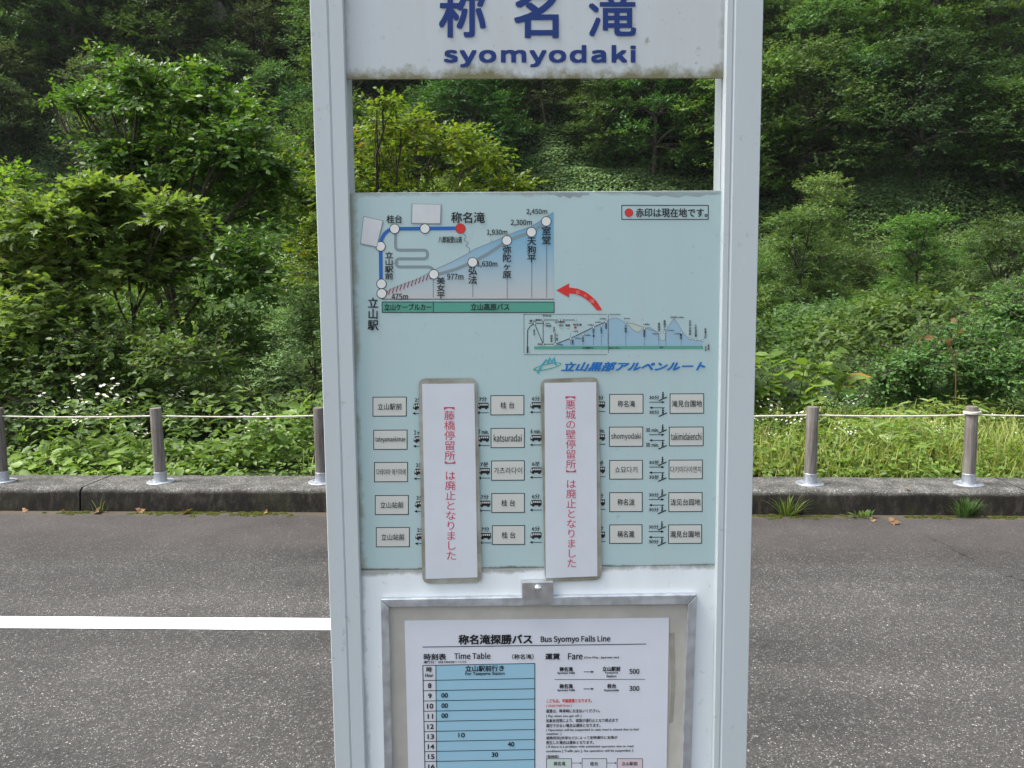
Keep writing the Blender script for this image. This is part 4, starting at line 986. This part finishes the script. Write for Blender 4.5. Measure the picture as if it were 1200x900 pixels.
# knotweed: arching canes with large leaves
def knotweed():
    rng = np.random.default_rng(31); base = W3(915, 540, 8.0); s_, t_ = wr(Vector(base)); z0 = hgt(s_, t_); org = np.array([base[0], base[1], z0])
    e = empty('large_leaved_plant', org); tag(e, 'tall arching plant with large bright leaves just right of the sign, behind the rope', 'plant')
    mb = MB(); Ps, As, Ns, Ss = [], [], [], []
    for (px, py, d) in ((995, 412, 7.9), (975, 428, 8.1), (950, 425, 8.0), (900, 415, 8.2), (885, 425, 8.0), (925, 438, 7.9), (1000, 440, 8.1), (905, 455, 7.9), (960, 462, 7.8), (880, 470, 8.1), (860, 430, 8.2), (830, 420, 8.1)):
        tip = np.array(W3(px, py, d)) - org; b = np.array([rng.normal() * .12 + tip[0] * .25, rng.normal() * .1, -.03])
        n = 9; ctrl = np.array([b[0] * .6 + tip[0] * .4, b[1], tip[2] * 1.08])
        pts = [(1 - t) ** 2 * b + 2 * t * (1 - t) * ctrl + t * t * tip for t in np.linspace(0, 1, n)]
        mb.tube(pts, [.008 - .006 * t for t in np.linspace(0, 1, n)], G['stem'], 5)
        for t in np.linspace(.35, 1.0, 9):
            p = (1 - t) ** 2 * b + 2 * t * (1 - t) * ctrl + t * t * tip; dr = 2 * (1 - t) * (ctrl - b) + 2 * t * (tip - ctrl); dr /= np.linalg.norm(dr) + 1e-6
            for sd in (-1, 1):
                if rng.random() < .3: continue
                lat = np.cross(dr, [0, 0, 1.0]); lat /= np.linalg.norm(lat) + 1e-6
                a = dr * .5 + lat * sd + rng.normal(size=3) * .25; a[2] -= .15
                Ps.append(p); As.append(a); Ns.append(np.array([0, -.12, 1.0]) + rng.normal(size=3) * .3); Ss.append(.15 + .10 * rng.random())
    link(bpy.data.objects.new('stem', mb.mesh('stem')), e)
    link(bpy.data.objects.new('foliage', leaf_mesh('foliage', [(np.array(Ps), np.array(As), np.array(Ns), np.array(Ss), 'oval', G['knot'])], rng)), e)
knotweed()
def dry_stalk():
    rng = np.random.default_rng(5); e0 = np.array(W3(1115, 430, 8.6)); s_, t_ = wr(Vector(e0)); z0 = hgt(s_, t_); org = np.array([e0[0], e0[1], z0])
    e = empty('withered_stalk', org); tag(e, 'withered orange brown stalk with curled leaves above the shrub on the right', 'plant')
    mb = MB(); pts = [np.array(p) - org for p in (W3(1118, 560, 8.6), W3(1120, 430, 8.6), W3(1112, 402, 8.6), W3(1126, 385, 8.6), W3(1118, 372, 8.6))]; pts[0][2] = -.05
    mb.tube(pts, [.008, .006, .005, .004, .003], G['spent'], 5); p2 = [pts[2], np.array(W3(1095, 396, 8.6)) - org, np.array(W3(1080, 395, 8.6)) - org]; mb.tube(p2, [.005, .004, .003], G['spent'], 5)
    link(bpy.data.objects.new('stem', mb.mesh('stem')), e)
    P = np.array([np.array(W3(x, y, 8.6)) - org for x, y in ((1118, 372), (1127, 386), (1122, 396), (1108, 396), (1094, 394), (1082, 394), (1113, 400), (1121, 410))])
    link(bpy.data.objects.new('foliage', leaf_mesh('foliage', [(P, rng.normal(size=P.shape) + np.array([0, 0, -.8]), rng.normal(size=P.shape), np.full(len(P), .11), 'oval', G['dead'])], rng)), e)
dry_stalk()

# --- the weedy strip behind the kerb
def strip():
    rng = np.random.default_rng(41); sets = []
    def cover(n, s0, s1, t0, t1, zmax, size, mat, tpl, lean=.35, dens=None):
        s = rng.uniform(s0, s1, n); t = t0 + (t1 - t0) * rng.random(n) ** 1.25
        clump = vnoise(s * 1.6, t * 1.6, 77) * .65 + vnoise(s * 4.5, t * 4.5, 78) * .35
        if dens is not None: keep = clump > dens; s, t, clump = s[keep], t[keep], clump[keep]
        n = len(s); zg = height(s, t); top = zmax * (.25 + 1.05 * clump) * np.clip((t - 6.62) / .45, .12, 1)
        z = zg + top * rng.random(n) ** .6
        P = np.stack([s, t, z], -1); a = rng.uniform(0, 6.28, n)
        A = np.stack([np.cos(a), np.sin(a), rng.normal(-.1, .3, n)], -1); N = np.array([0, -.35, 1.0]) + rng.normal(size=(n, 3)) * lean
        tone = np.clip(.15 + .6 * clump + rng.normal(0, .16, n), 0, 1)  # taller clumps take paler leaf colours, with random scatter
        sets.append((P, A, N, size * (.55 + .8 * rng.random(n)), tpl, mat, tone))
    cover(9500, -2.9, 7.5, 6.68, 9.6, .30, .060, G['weed'], 'oval')
    cover(3200, -7.5, -2.8, 6.68, 7.75, .18, .055, G['weed'], 'oval')
    cover(1500, -7.5, -2.6, 7.0, 8.4, .62, .085, G['mid'], 'oval', dens=.42)
    cover(900, -7.5, -2.6, 7.0, 8.4, .60, .12, G['weed'], 'lance', dens=.5)
    cover(1700, -7.5, -2.6, 6.72, 7.7, .24, .085, G['weed'], 'heart', dens=.42)
    cover(3400, -2.9, 1.2, 6.72, 9.0, .44, .075, G['weed'], 'oval', dens=.3)
    cover(5000, -2.75, 1.2, 6.95, 8.8, .72, .105, G['weed'], 'oval', dens=.34)
    cover(2500, -2.5, 1.2, 7.2, 8.8, .90, .13, G['weed'], 'lance', dens=.45)
    cover(1800, 1.2, 7.5, 6.75, 8.6, .22, .10, G['weed'], 'heart', dens=.5)
    cover(6500, 1.2, 7.5, 6.75, 9.8, .36, .042, G['weed'], 'oval')
    cover(6500, 1.2, 7.5, 6.75, 9.8, .40, .055, G['straw'], 'lance', .5)
    cover(2500, -2.6, 7.5, 7.2, 9.8, .42, .09, G['weed'], 'lance', dens=.45)
    cover(2200, 1.2, 7.5, 7.2, 9.2, .42, .14, G['grass'], 'lance', dens=.5)
    # grass
    n = 13000; s = np.concatenate([rng.uniform(-2.2, 7.5, n // 6), rng.uniform(1.0, 7.5, n - n // 6)]); t = 6.68 + 2.9 * rng.random(n) ** 1.3
    zg = height(s, t); a = rng.uniform(0, 6.28, n); lean = np.abs(rng.normal(0, .45, n))
    A = np.stack([np.cos(a) * lean, np.sin(a) * lean, np.ones(n)], -1); N = np.stack([-np.cos(a), -np.sin(a), lean], -1)
    ln = (.16 + .28 * rng.random(n) ** 1.7) * np.clip((t - 6.5) / .5, .4, 1)
    sets.append((np.stack([s, t, zg - .01], -1), A, N, ln, 'blade', G['straw']))
    o = link(bpy.data.objects.new('weeds', leaf_mesh('weeds', sets, rng))); o.rotation_euler.z = -YAW; o['kind'] = 'stuff'
strip()

# fleabane: thin stems with loose heads of small white flowers
def fleabane(seed):
    rng = np.random.default_rng(seed); e = bpy.data.objects.new('white_fleabane', None); e.empty_display_size = .1
    h = .62 + .1 * rng.random(); st = MB(); fl = MB(); heads = []
    for k in range(3):
        a = rng.random() * 6.28; b = np.array([np.cos(a) * .04, np.sin(a) * .04, -.02]); t_ = np.array([np.cos(a) * .14, np.sin(a) * .14, h * (.85 + .3 * rng.random())])
        st.tube([b, (b + t_) / 2 + rng.normal(size=3) * .01, t_], [.0035, .003, .002], G['stem'], 4)
        for j in range(6):
            q = t_ + np.array([rng.normal() * .075, rng.normal() * .075, rng.normal() * .05]); st.tube([t_ * .88 + b * .12, q], [.0018, .001], G['stem'], 3); heads.append(q)
    for q in heads:
        nv = np.array([rng.normal() * .35, -.45 + rng.normal() * .3, 1.0]); nv /= np.linalg.norm(nv); u = np.cross(nv, [1, 0, 0]); u /= np.linalg.norm(u); v = np.cross(nv, u); r = .0155 + .005 * rng.random()
        for k in range(8):
            t0 = k * math.pi / 4; t1 = t0 + .62; tm = (t0 + t1) / 2
            fl.poly([q, q + (u * math.cos(t0) + v * math.sin(t0)) * r * .8, q + (u * math.cos(tm) + v * math.sin(tm)) * r + nv * .002, q + (u * math.cos(t1) + v * math.sin(t1)) * r * .8], G['petal'])
        c = q + nv * .0015; fl.poly([c + (u * math.cos(t) + v * math.sin(t)) * r * .33 for t in np.linspace(0, 6.28, 7)[:-1]], G['yolk'])
    n = 26; z = h * .8 * rng.random(n); a = rng.random(n) * 6.28
    P = np.stack([np.cos(a) * .03 * (1 + z), np.sin(a) * .03 * (1 + z), z], -1); A = np.stack([np.cos(a), np.sin(a), .3 + 0 * z], -1); N = np.array([0, 0, 1.0]) + rng.normal(size=(n, 3)) * .2
    return e, [('stem', st.mesh('stem')), ('flowers', fl.mesh('flowers')), ('foliage', leaf_mesh('foliage', [(P, A, N, .05 + .05 * rng.random(n), 'lance', G['weed'])], rng))]
fb = [fleabane(70 + i) for i in range(4)]
fpos = [(66, 470, 7.6), (112, 448, 8.0), (140, 462, 7.9), (100, 478, 7.4), (108, 492, 7.3), (205, 462, 8.0), (218, 470, 8.0), (285, 484, 7.6), (295, 492, 7.4), (24, 480, 7.9), (160, 505, 7.2), (310, 500, 7.2),
        (890, 470, 7.9), (905, 478, 7.7), (925, 488, 7.5), (900, 500, 7.3), (980, 472, 8.3), (992, 478, 8.1), (1008, 468, 8.4), (985, 500, 7.4), (998, 504, 7.2), (1022, 498, 7.5), (1072, 492, 7.7), (1080, 505, 7.3), (1092, 500, 7.5), (1165, 488, 7.8), (1150, 496, 7.6), (1190, 512, 7.4), (915, 512, 7.1), (1110, 515, 7.2), (1045, 520, 7.1), (880, 488, 7.5)]
rngf = np.random.default_rng(8)
for i, (px, py, D) in enumerate(fpos):
    p = at_depth(px, py, D); s_, t_ = wr(p); z0 = hgt(s_, t_); proto, parts_ = fb[i % 4]
    hh = max(.3, p.z - z0); e = bpy.data.objects.new('white_fleabane', None); e.empty_display_size = .1; link(e)
    e.location = (p.x, p.y, z0); k = hh / .66; e.scale = (min(k, 1.1), min(k, 1.1), k); e.rotation_euler.z = rngf.random() * 6.28
    if px < 365: tag(e, 'wild fleabane with loose heads of tiny white flowers, left of the sign', 'flower', 'white fleabane left of the sign')
    else: tag(e, 'wild fleabane with tiny white flowers among the weeds, right of the sign', 'flower', 'white fleabane right of the sign')
    for nm, me in parts_: link(bpy.data.objects.new(nm, me), e)
for proto, _ in fb: bpy.data.objects.remove(proto)

# tufts and dry leaves along the foot of the kerb
def tuft(name, label, px, py, n, ln, mat, tpl, seed, lean=.5, cat='grass tuft', kerbgap=True):
    rng = np.random.default_rng(seed); p = on_z(px, py, 0); s_, t_ = wr(p); t_ = min(t_, KT0 - .02); p = rw(s_, t_, 0)
    a = rng.uniform(0, 6.28, n); l = np.abs(rng.normal(0, lean, n)); rr_ = .05 * rng.random(n)
    P = np.stack([np.cos(a) * rr_ * 1.4, np.sin(a) * rr_ * .5, 0 * a], -1); A = np.stack([np.cos(a) * l, np.sin(a) * l * .6 - .1, np.ones(n)], -1); N = np.stack([-np.cos(a), -np.sin(a), l], -1)
    o = link(bpy.data.objects.new(name, leaf_mesh(name, [(P, A, N, ln * (.5 + .6 * rng.random(n)), tpl, mat)], rng))); o.location = p; tag(o, label, cat); return o
tuft('grass_tuft', 'arching grass tuft growing from the gutter at the kerb, just right of the sign', 922, 604, 90, .19, G['weed'], 'blade', 1, .8)
tuft('grass_tuft', 'soft feathery grass tuft at the foot of the kerb below the right hand post', 1131, 606, 260, .15, G['mid'], 'blade', 2, .45)
tuft('small_weed', 'tiny green weed with a few leaves in the gutter on the right', 1011, 607, 16, .075, G['weed'], 'oval', 3, .9, 'weed')
tuft('dry_grass_tuft', 'thin half dry grass tuft leaning at the kerb joint on the left', 116, 600, 9, .13, G['grass'], 'blade', 4, .55)
for i, (px, py, sz, lb) in enumerate(((36, 597, .05, 'small dry leaf in the gutter near the left edge'), (83, 598, .05, 'curled brown leaf in the gutter left of the kerb joint'), (119, 598, .10, 'large orange dry leaf beside the thin grass at the kerb joint'), (169, 598, .075, 'orange dry leaf in the gutter left of the lone post'),
                                      (223, 600, .09, 'orange dry leaf in the gutter right of the lone post'), (312, 601, .05, 'small dry leaf in the gutter close to the sign on the left'), (1021, 612, .05, 'pale dry leaf on the road beside the tiny weed'), (1044, 614, .085, 'curled tan leaf lying on the road right of the tiny weed'),
                                      (1065, 575, .06, 'faint brown leaf on the kerb top on the right'))):
    rng = np.random.default_rng(200 + i); p = on_z(px, py, .0 if i != 8 else KH); s_, t_ = wr(p)
    if i != 8: p = rw(s_, min(t_, KT0 - .05), .012)
    else: p.z = KH + .01
    mb_ = leaf_mesh('fallen_leaf', [(np.zeros((2, 3)) + np.array([[0, 0, .0], [.012, .006, .012]]), np.array([[1, .3, .22], [-.8, .5, .35]]), np.array([[.2, -.5, 1.0], [-.3, -.4, 1.0]]), np.array([sz, sz * .7]) * .8, 'maple', G['dead'])], rng)
    o = link(bpy.data.objects.new('fallen_leaf', mb_)); o.location = p; o.rotation_euler.z = rng.random() * 6.28; tag(o, lb, 'leaf')
def moss():
    rng = np.random.default_rng(9); mb = MB(); mm = mk_soil('moss', (.05, .07, .012), (.10, .12, .02), (.16, .14, .05), 30)
    for c, w_ in ((195, 50), (225, 40), (80, 30), (290, 25), (950, 40), (900, 30), (1090, 50), (1170, 40), (310, 30)):
        for k in range(26):
            px = c + rng.normal() * w_ * .5; s_ = wr(on_z(px, 604, 0))[0]; r = .008 + .016 * rng.random(); t_ = KT0 - .015 - abs(rng.normal()) * .045; h = .004 + .006 * rng.random()
            vs = [(s_ + r * q * math.cos(a) * 1.6, t_ + r * q * math.sin(a), z) for q, z in ((1, 0.0005), (.6, h)) for a in np.linspace(0, 6.28, 8)[:-1]] + [(s_, t_, h * 1.2)]
            mb.add(vs, [(j, (j + 1) % 7, 7 + (j + 1) % 7, 7 + j) for j in range(7)] + [(7 + j, 7 + (j + 1) % 7, 14) for j in range(7)], mm, True)
    o = mb.build('moss'); o.rotation_euler.z = -YAW; o['kind'] = 'stuff'
moss()

# ------------------------------------------------------------------ far plants: a few kinds, copied one by one
def make_kind(kind, seed):
    """returns [(part name, mesh)], height 1-unit scale is metres; origin at the foot"""
    rng = np.random.default_rng(seed); lobes = []
    if kind == 'forest':                  # broad mountain tree, tiers of flattened clumps
        H = 7.0; n = 27
        for i in range(n):
            f = (i + .5) / n; z = H * (.12 + .84 * f); rmax = 3.1 * math.sin(math.pi * (.20 + .76 * f)) ** .7; a = i * 2.4 + rng.normal() * .4; r = rmax * (.35 + .55 * rng.random())
            q = 1.0 + .75 * rng.random(); lobes.append((r * math.cos(a), r * math.sin(a), z, q, q, q * (.42 + .15 * rng.random())))
        lobes.append((0, 0, H * .95, 1.1, 1.1, .7)); P = sprays(rng, lobes, 1600, 8, .72, .215, zmin=-.15, up=.95, inner=.62, jit=.28); mat, tpl, r0, stems = G['far'], 'card', .16, [((0, 0, -1), (0, 0, H * .5))]
    elif kind == 'spreading':             # valley-floor tree, airy
        H = 6.0; n = 22
        for i in range(n):
            f = (i + .5) / n; z = H * (.14 + .82 * f); rmax = 2.5 * math.sin(math.pi * (.2 + .72 * f)) ** .7; a = i * 2.4 + rng.normal() * .5; r = rmax * (.3 + .65 * rng.random()); q = .75 + .55 * rng.random()
            lobes.append((r * math.cos(a), r * math.sin(a), z, q, q, q * .45))
        P = sprays(rng, lobes, 1300, 8, .55, .17, zmin=-.2, up=.95, inner=.6, jit=.28); mat, tpl, r0, stems = G['mid'], 'card', .10, [((0, 0, -1), (.1, 0, H * .5))]
    elif kind == 'bush':
        H = 2.6; n = 11
        for i in range(n):
            a = i * 2.4; r = 1.15 * math.sqrt((i + .3) / n); q = .5 + .3 * rng.random(); lobes.append((r * math.cos(a), r * math.sin(a), .5 + (H - .9) * (1 - (r / 1.4) ** 2) * (.75 + .4 * rng.random()), q, q, q * .6))
        for i in range(6): a = i * 1.05; lobes.append((1.2 * math.cos(a), 1.2 * math.sin(a), .4, .55, .55, .45))
        P = sprays(rng, lobes, 1100, 8, .38, .12, zmin=-.3, up=.95, inner=.6, jit=.3); mat, tpl, r0, stems = G['mid'], 'card', .04, [((0, 0, -.5), (.1, .1, .7)), ((.1, 0, -.5), (-.2, .1, .7))]
    e = leaf_mesh('crown', [(P[0], P[1], P[2], P[3], tpl, mat, P[4])], rng)
    return [('crown', e), ('trunk', woody('trunk', rng, lobes, [(np.array(a, float), np.array(b, float)) for a, b in stems], M['bark'], r0, 2))]
KINDS = {k: [make_kind(k, s + i * 10) for i in range(n)] for k, s, n in (('forest', 500, 6), ('spreading', 600, 4), ('bush', 700, 5))}
prng = np.random.default_rng(99)
def plant(kind, s, t, sc, label, cat, group, name, tilt=0.0, z=None):
    parts_ = KINDS[kind][prng.integers(len(KINDS[kind]))]
    e = bpy.data.objects.new(name, None); e.empty_display_size = .3; link(e)
    e.location = rw(s, t, (hgt(s, t) if z is None else z) - .15 * sc); e.rotation_euler = (prng.normal() * .06 - tilt, prng.normal() * .06, prng.random() * 6.28)
    e.scale = (sc * (.9 + .3 * prng.random()), sc * (.9 + .3 * prng.random()), sc * (.85 + .3 * prng.random())); tag(e, label, cat, group)
    for nm, me in parts_: link(bpy.data.objects.new(nm, me), e)
    return e
def zone(px): return 'left of the sign' if px < 368 else ('right of the sign' if px > 885 else 'behind the sign')
VINE_PX = [[(600, 190), (640, 178), (690, 176), (730, 190), (790, 222), (820, 240), (590, 240)], [(985, 205), (1010, 182), (1045, 182), (1075, 205), (1080, 240), (1010, 245)], [(1120, 155), (1155, 165), (1200, 190), (1205, 215), (1150, 205), (1110, 190)], [(0, 205), (60, 190), (120, 175), (130, 215), (60, 250), (0, 250)], [(1095, 45), (1112, 40), (1130, 120), (1108, 130)]]
def inpoly(x, y, P):
    c = False; j = len(P) - 1
    for i in range(len(P)):
        if (P[i][1] > y) != (P[j][1] > y) and x < (P[j][0] - P[i][0]) * (y - P[i][1]) / (P[j][1] - P[i][1]) + P[i][0]: c = not c
        j = i
    return c
def scatter(n, s0, s1, t0, t1, dmin, seed, ok=lambda s, t: True):
    rng = np.random.default_rng(seed); out = []
    for _ in range(n * 22):
        s, t = rng.uniform(s0, s1), rng.uniform(t0, t1)
        if abs(s) > t * .72 + 6: continue
        if all((s - a) ** 2 + (t - b) ** 2 > dmin ** 2 for a, b in out) and ok(s, t): out.append((s, t))
        if len(out) >= n: break
    return out
def vis(s, t, h=5.0):
    px, py, _ = to_px(rw(s, t, hgt(s, t) + h)); return px, py
def ok_far(s, t):
    px, py = vis(s, t, 2.0)
    if any(inpoly(*vis(s, t, h_), P) for P in VINE_PX for h_ in (1.0, 4.0, 7.0)): return False
    if any(inpoly(*to_px(rw(s + d_, t, hgt(s, t) + 5))[:2], P) for P in VINE_PX for d_ in (-3, 3)): return False
    return vis(s, t, 9)[1] < 330 and vis(s, t, 0)[1] > -160 and vnoise(np.array([s / 9]), np.array([t / 5]), 55)[0] > .16
for s, t in scatter(270, -75, 75, 57, 98, 3.3, 1, ok_far):
    px, py = vis(s, t); zn = zone(px)
    plant('forest', s, t, .85 + .6 * prng.random(), 'dark green broadleaf tree on the steep forested mountainside, ' + zn, 'tree', 'mountainside trees ' + zn, 'forest_tree', .05)
for s, t in scatter(30, -42, 42, 30, 52, 4.3, 2, lambda s, t: not any(inpoly(*vis(s, t, h_), P) for P in VINE_PX[:4] for h_ in (2.5, 4.5, 6))):
    zn = zone(vis(s, t, 3)[0]); plant('spreading', s, t, .62 + .42 * prng.random(), 'airy green tree on the valley floor below the mountain, ' + zn, 'tree', 'valley floor trees ' + zn, 'valley_tree')
for s, t in scatter(150, -34, 34, 13, 50, 1.9, 3):
    if t < 16 and abs(s) < 1: continue
    zn = zone(vis(s, t, 1.2)[0]); plant('bush', s, t, .7 + .65 * prng.random(), 'rounded green bush on the low ground beyond the fence, ' + zn, 'bush', 'bushes beyond the fence ' + zn, 'wild_bush')

# undergrowth of the mountain and the pale vine patches
def slope_cover(name, n, pick, mat, tpl, size, hgt_, seed, up=1.0, jit=.35):
    rng = np.random.default_rng(seed); s, t = pick(rng, n); n = len(s); z = height(s, t)
    e = .6; dzs = (height(s + e, t) - height(s - e, t)) / (2 * e); dzt = (height(s, t + e) - height(s, t - e)) / (2 * e)
    Nn = nrm(np.stack([-dzs, -dzt, np.ones(n)], -1)); lump = fbm(s / 2.2, t / 1.6, seed, 3) + .5
    P = np.stack([s, t, z], -1) + Nn * (hgt_ * lump * rng.random(n) ** .5)[:, None]
    a = rng.uniform(0, 6.28, n); A = np.stack([np.cos(a), np.sin(a) - .5, rng.normal(-.35, .25, n)], -1); N = Nn * .6 + np.array([0, -.2, up]) + rng.normal(size=(n, 3)) * jit
    o = link(bpy.data.objects.new(name, leaf_mesh(name, [(P, A, N, size * (.6 + .7 * rng.random(n)), tpl, mat, np.clip(lump + rng.normal(0, .15, n), 0, 1))], rng))); o.rotation_euler.z = -YAW; o['kind'] = 'stuff'; return o  # leaf colour gets paler where the lumps are higher, with random scatter
def pick_all(rng, n):
    t = rng.uniform(52, 100, n * 2); s = rng.uniform(-1, 1, n * 2) * (t * .72 + 8); k = (fbm(s / 7, t / 4, 91, 3) > -.22); return s[k][:n], t[k][:n]
def pick_low(rng, n):
    t = 10 + 46 * rng.random(n) ** 1.3; s = rng.uniform(-1, 1, n) * (t * .72 + 4); return s, t
slope_cover('undergrowth', 150000, pick_all, G['under'], 'card', .34, 1.3, 301)
slope_cover('ground_cover', 90000, pick_low, G['mid'], 'card', .15, .55, 302)
def pick_foot(rng, n):
    t = rng.uniform(36, 60, n); s = rng.uniform(-1, 1, n) * (t * .72 + 4); return s, t
slope_cover('slope_scrub', 60000, pick_foot, G['mid'], 'card', .24, .9, 304)
def pick_vine(rng, n):
    S, Tt = [], []
    for P in VINE_PX:
        xs = [p[0] for p in P]; ys = [p[1] for p in P]; pts = []
        for _ in range(26):
            for _k in range(60):
                x, y = rng.uniform(min(xs), max(xs)), rng.uniform(min(ys), max(ys))
                if inpoly(x, y, P): break
            h = cast(x, y, 25, 130)
            if h: pts.append(h)
        if not pts: continue
        pts = np.array(pts); m_ = n // len(VINE_PX); k = rng.integers(len(pts), size=m_); rad = 2.0
        S.append(pts[k, 0] + rng.normal(size=m_) * rad * .8); Tt.append(pts[k, 1] + rng.normal(size=m_) * rad * .55)
    return np.concatenate(S), np.concatenate(Tt)
slope_cover('vine_carpet', 75000, pick_vine, G['vine'], 'card', .27, 1.5, 303, 1.3, .25)

# rock showing through the forest
def rock_face(px, py, r, label, seed):
    h = cast(px, py, 25, 140)
    if h is None: return
    bm = bmesh.new(); bmesh.ops.create_icosphere(bm, subdivisions=4, radius=1.0); rng = random.Random(seed)
    for v in bm.verts:
        c = v.co.copy(); n1 = float(vnoise(np.array([c.x * 1.7 + seed]), np.array([c.z * 1.1 + c.y * 1.3]), seed)[0]); n2 = float(vnoise(np.array([c.x * 6 + seed]), np.array([c.z * 2.2 + c.y * 5]), seed + 3)[0])
        k = .75 + .5 * n1 + .22 * n2; v.co = Vector((c.x * r * k, c.y * r * .5 * k, c.z * r * 1.5 * k))
    me = bpy.data.meshes.new('rock_face'); bm.to_mesh(me); bm.free(); me.materials.append(M['rock'])
    o = link(bpy.data.objects.new('rock_face', me)); o.location = rw(h[0], h[1] + .2, h[2]); o.rotation_euler = (-.35, .1 * rng.random(), -YAW); tag(o, label, 'rock')
def mk_bare_rock():
    m, t, p = new_mat('bare_rock', .95, .15); g = NG(t); co = g.coord()
    n = g.noise(g.scale(co, (1, 1, .3)), 1.1, 9, .7)
    t.links.new(g.ramp(n, [(.3, (.04, .036, .034)), (.5, (.11, .10, .095)), (.66, (.22, .20, .195))]), p.inputs['Base Color']); g.bump(n, 1.0, .5, p); return m
M['rock'] = mk_bare_rock()
rock_face(985, 183, 1.9, 'grey rock face showing between trees right of the sign, beside the pale vine patch', 3)
rock_face(1093, 22, 2.6, 'tall grey purple rock face near the top right of the mountainside', 7)
rock_face(893, 160, 2.0, 'dark rock face on the mountainside touching the right edge of the sign', 11)
rock_face(232, 40, 2.2, 'reddish grey rock face high on the mountainside above the left hand tree', 15)

# the thin valley air between us and the mountain
def haze():
    mb = MB(); mb.box((-330, -25, -8), (330, 330, 190), bpy.data.materials.new('valley_air')); o = mb.build('haze'); o['kind'] = 'stuff'
    m = o.data.materials[0]; m.use_nodes = True; t = m.node_tree; t.nodes.remove(t.nodes['Principled BSDF'])
    v = t.nodes.new('ShaderNodeVolumePrincipled'); v.inputs['Color'].default_value = (.86, .90, .95, 1); v.inputs['Density'].default_value = .00013; v.inputs['Anisotropy'].default_value = .2
    t.links.new(v.outputs[0], t.nodes['Material Output'].inputs['Volume'])
haze()
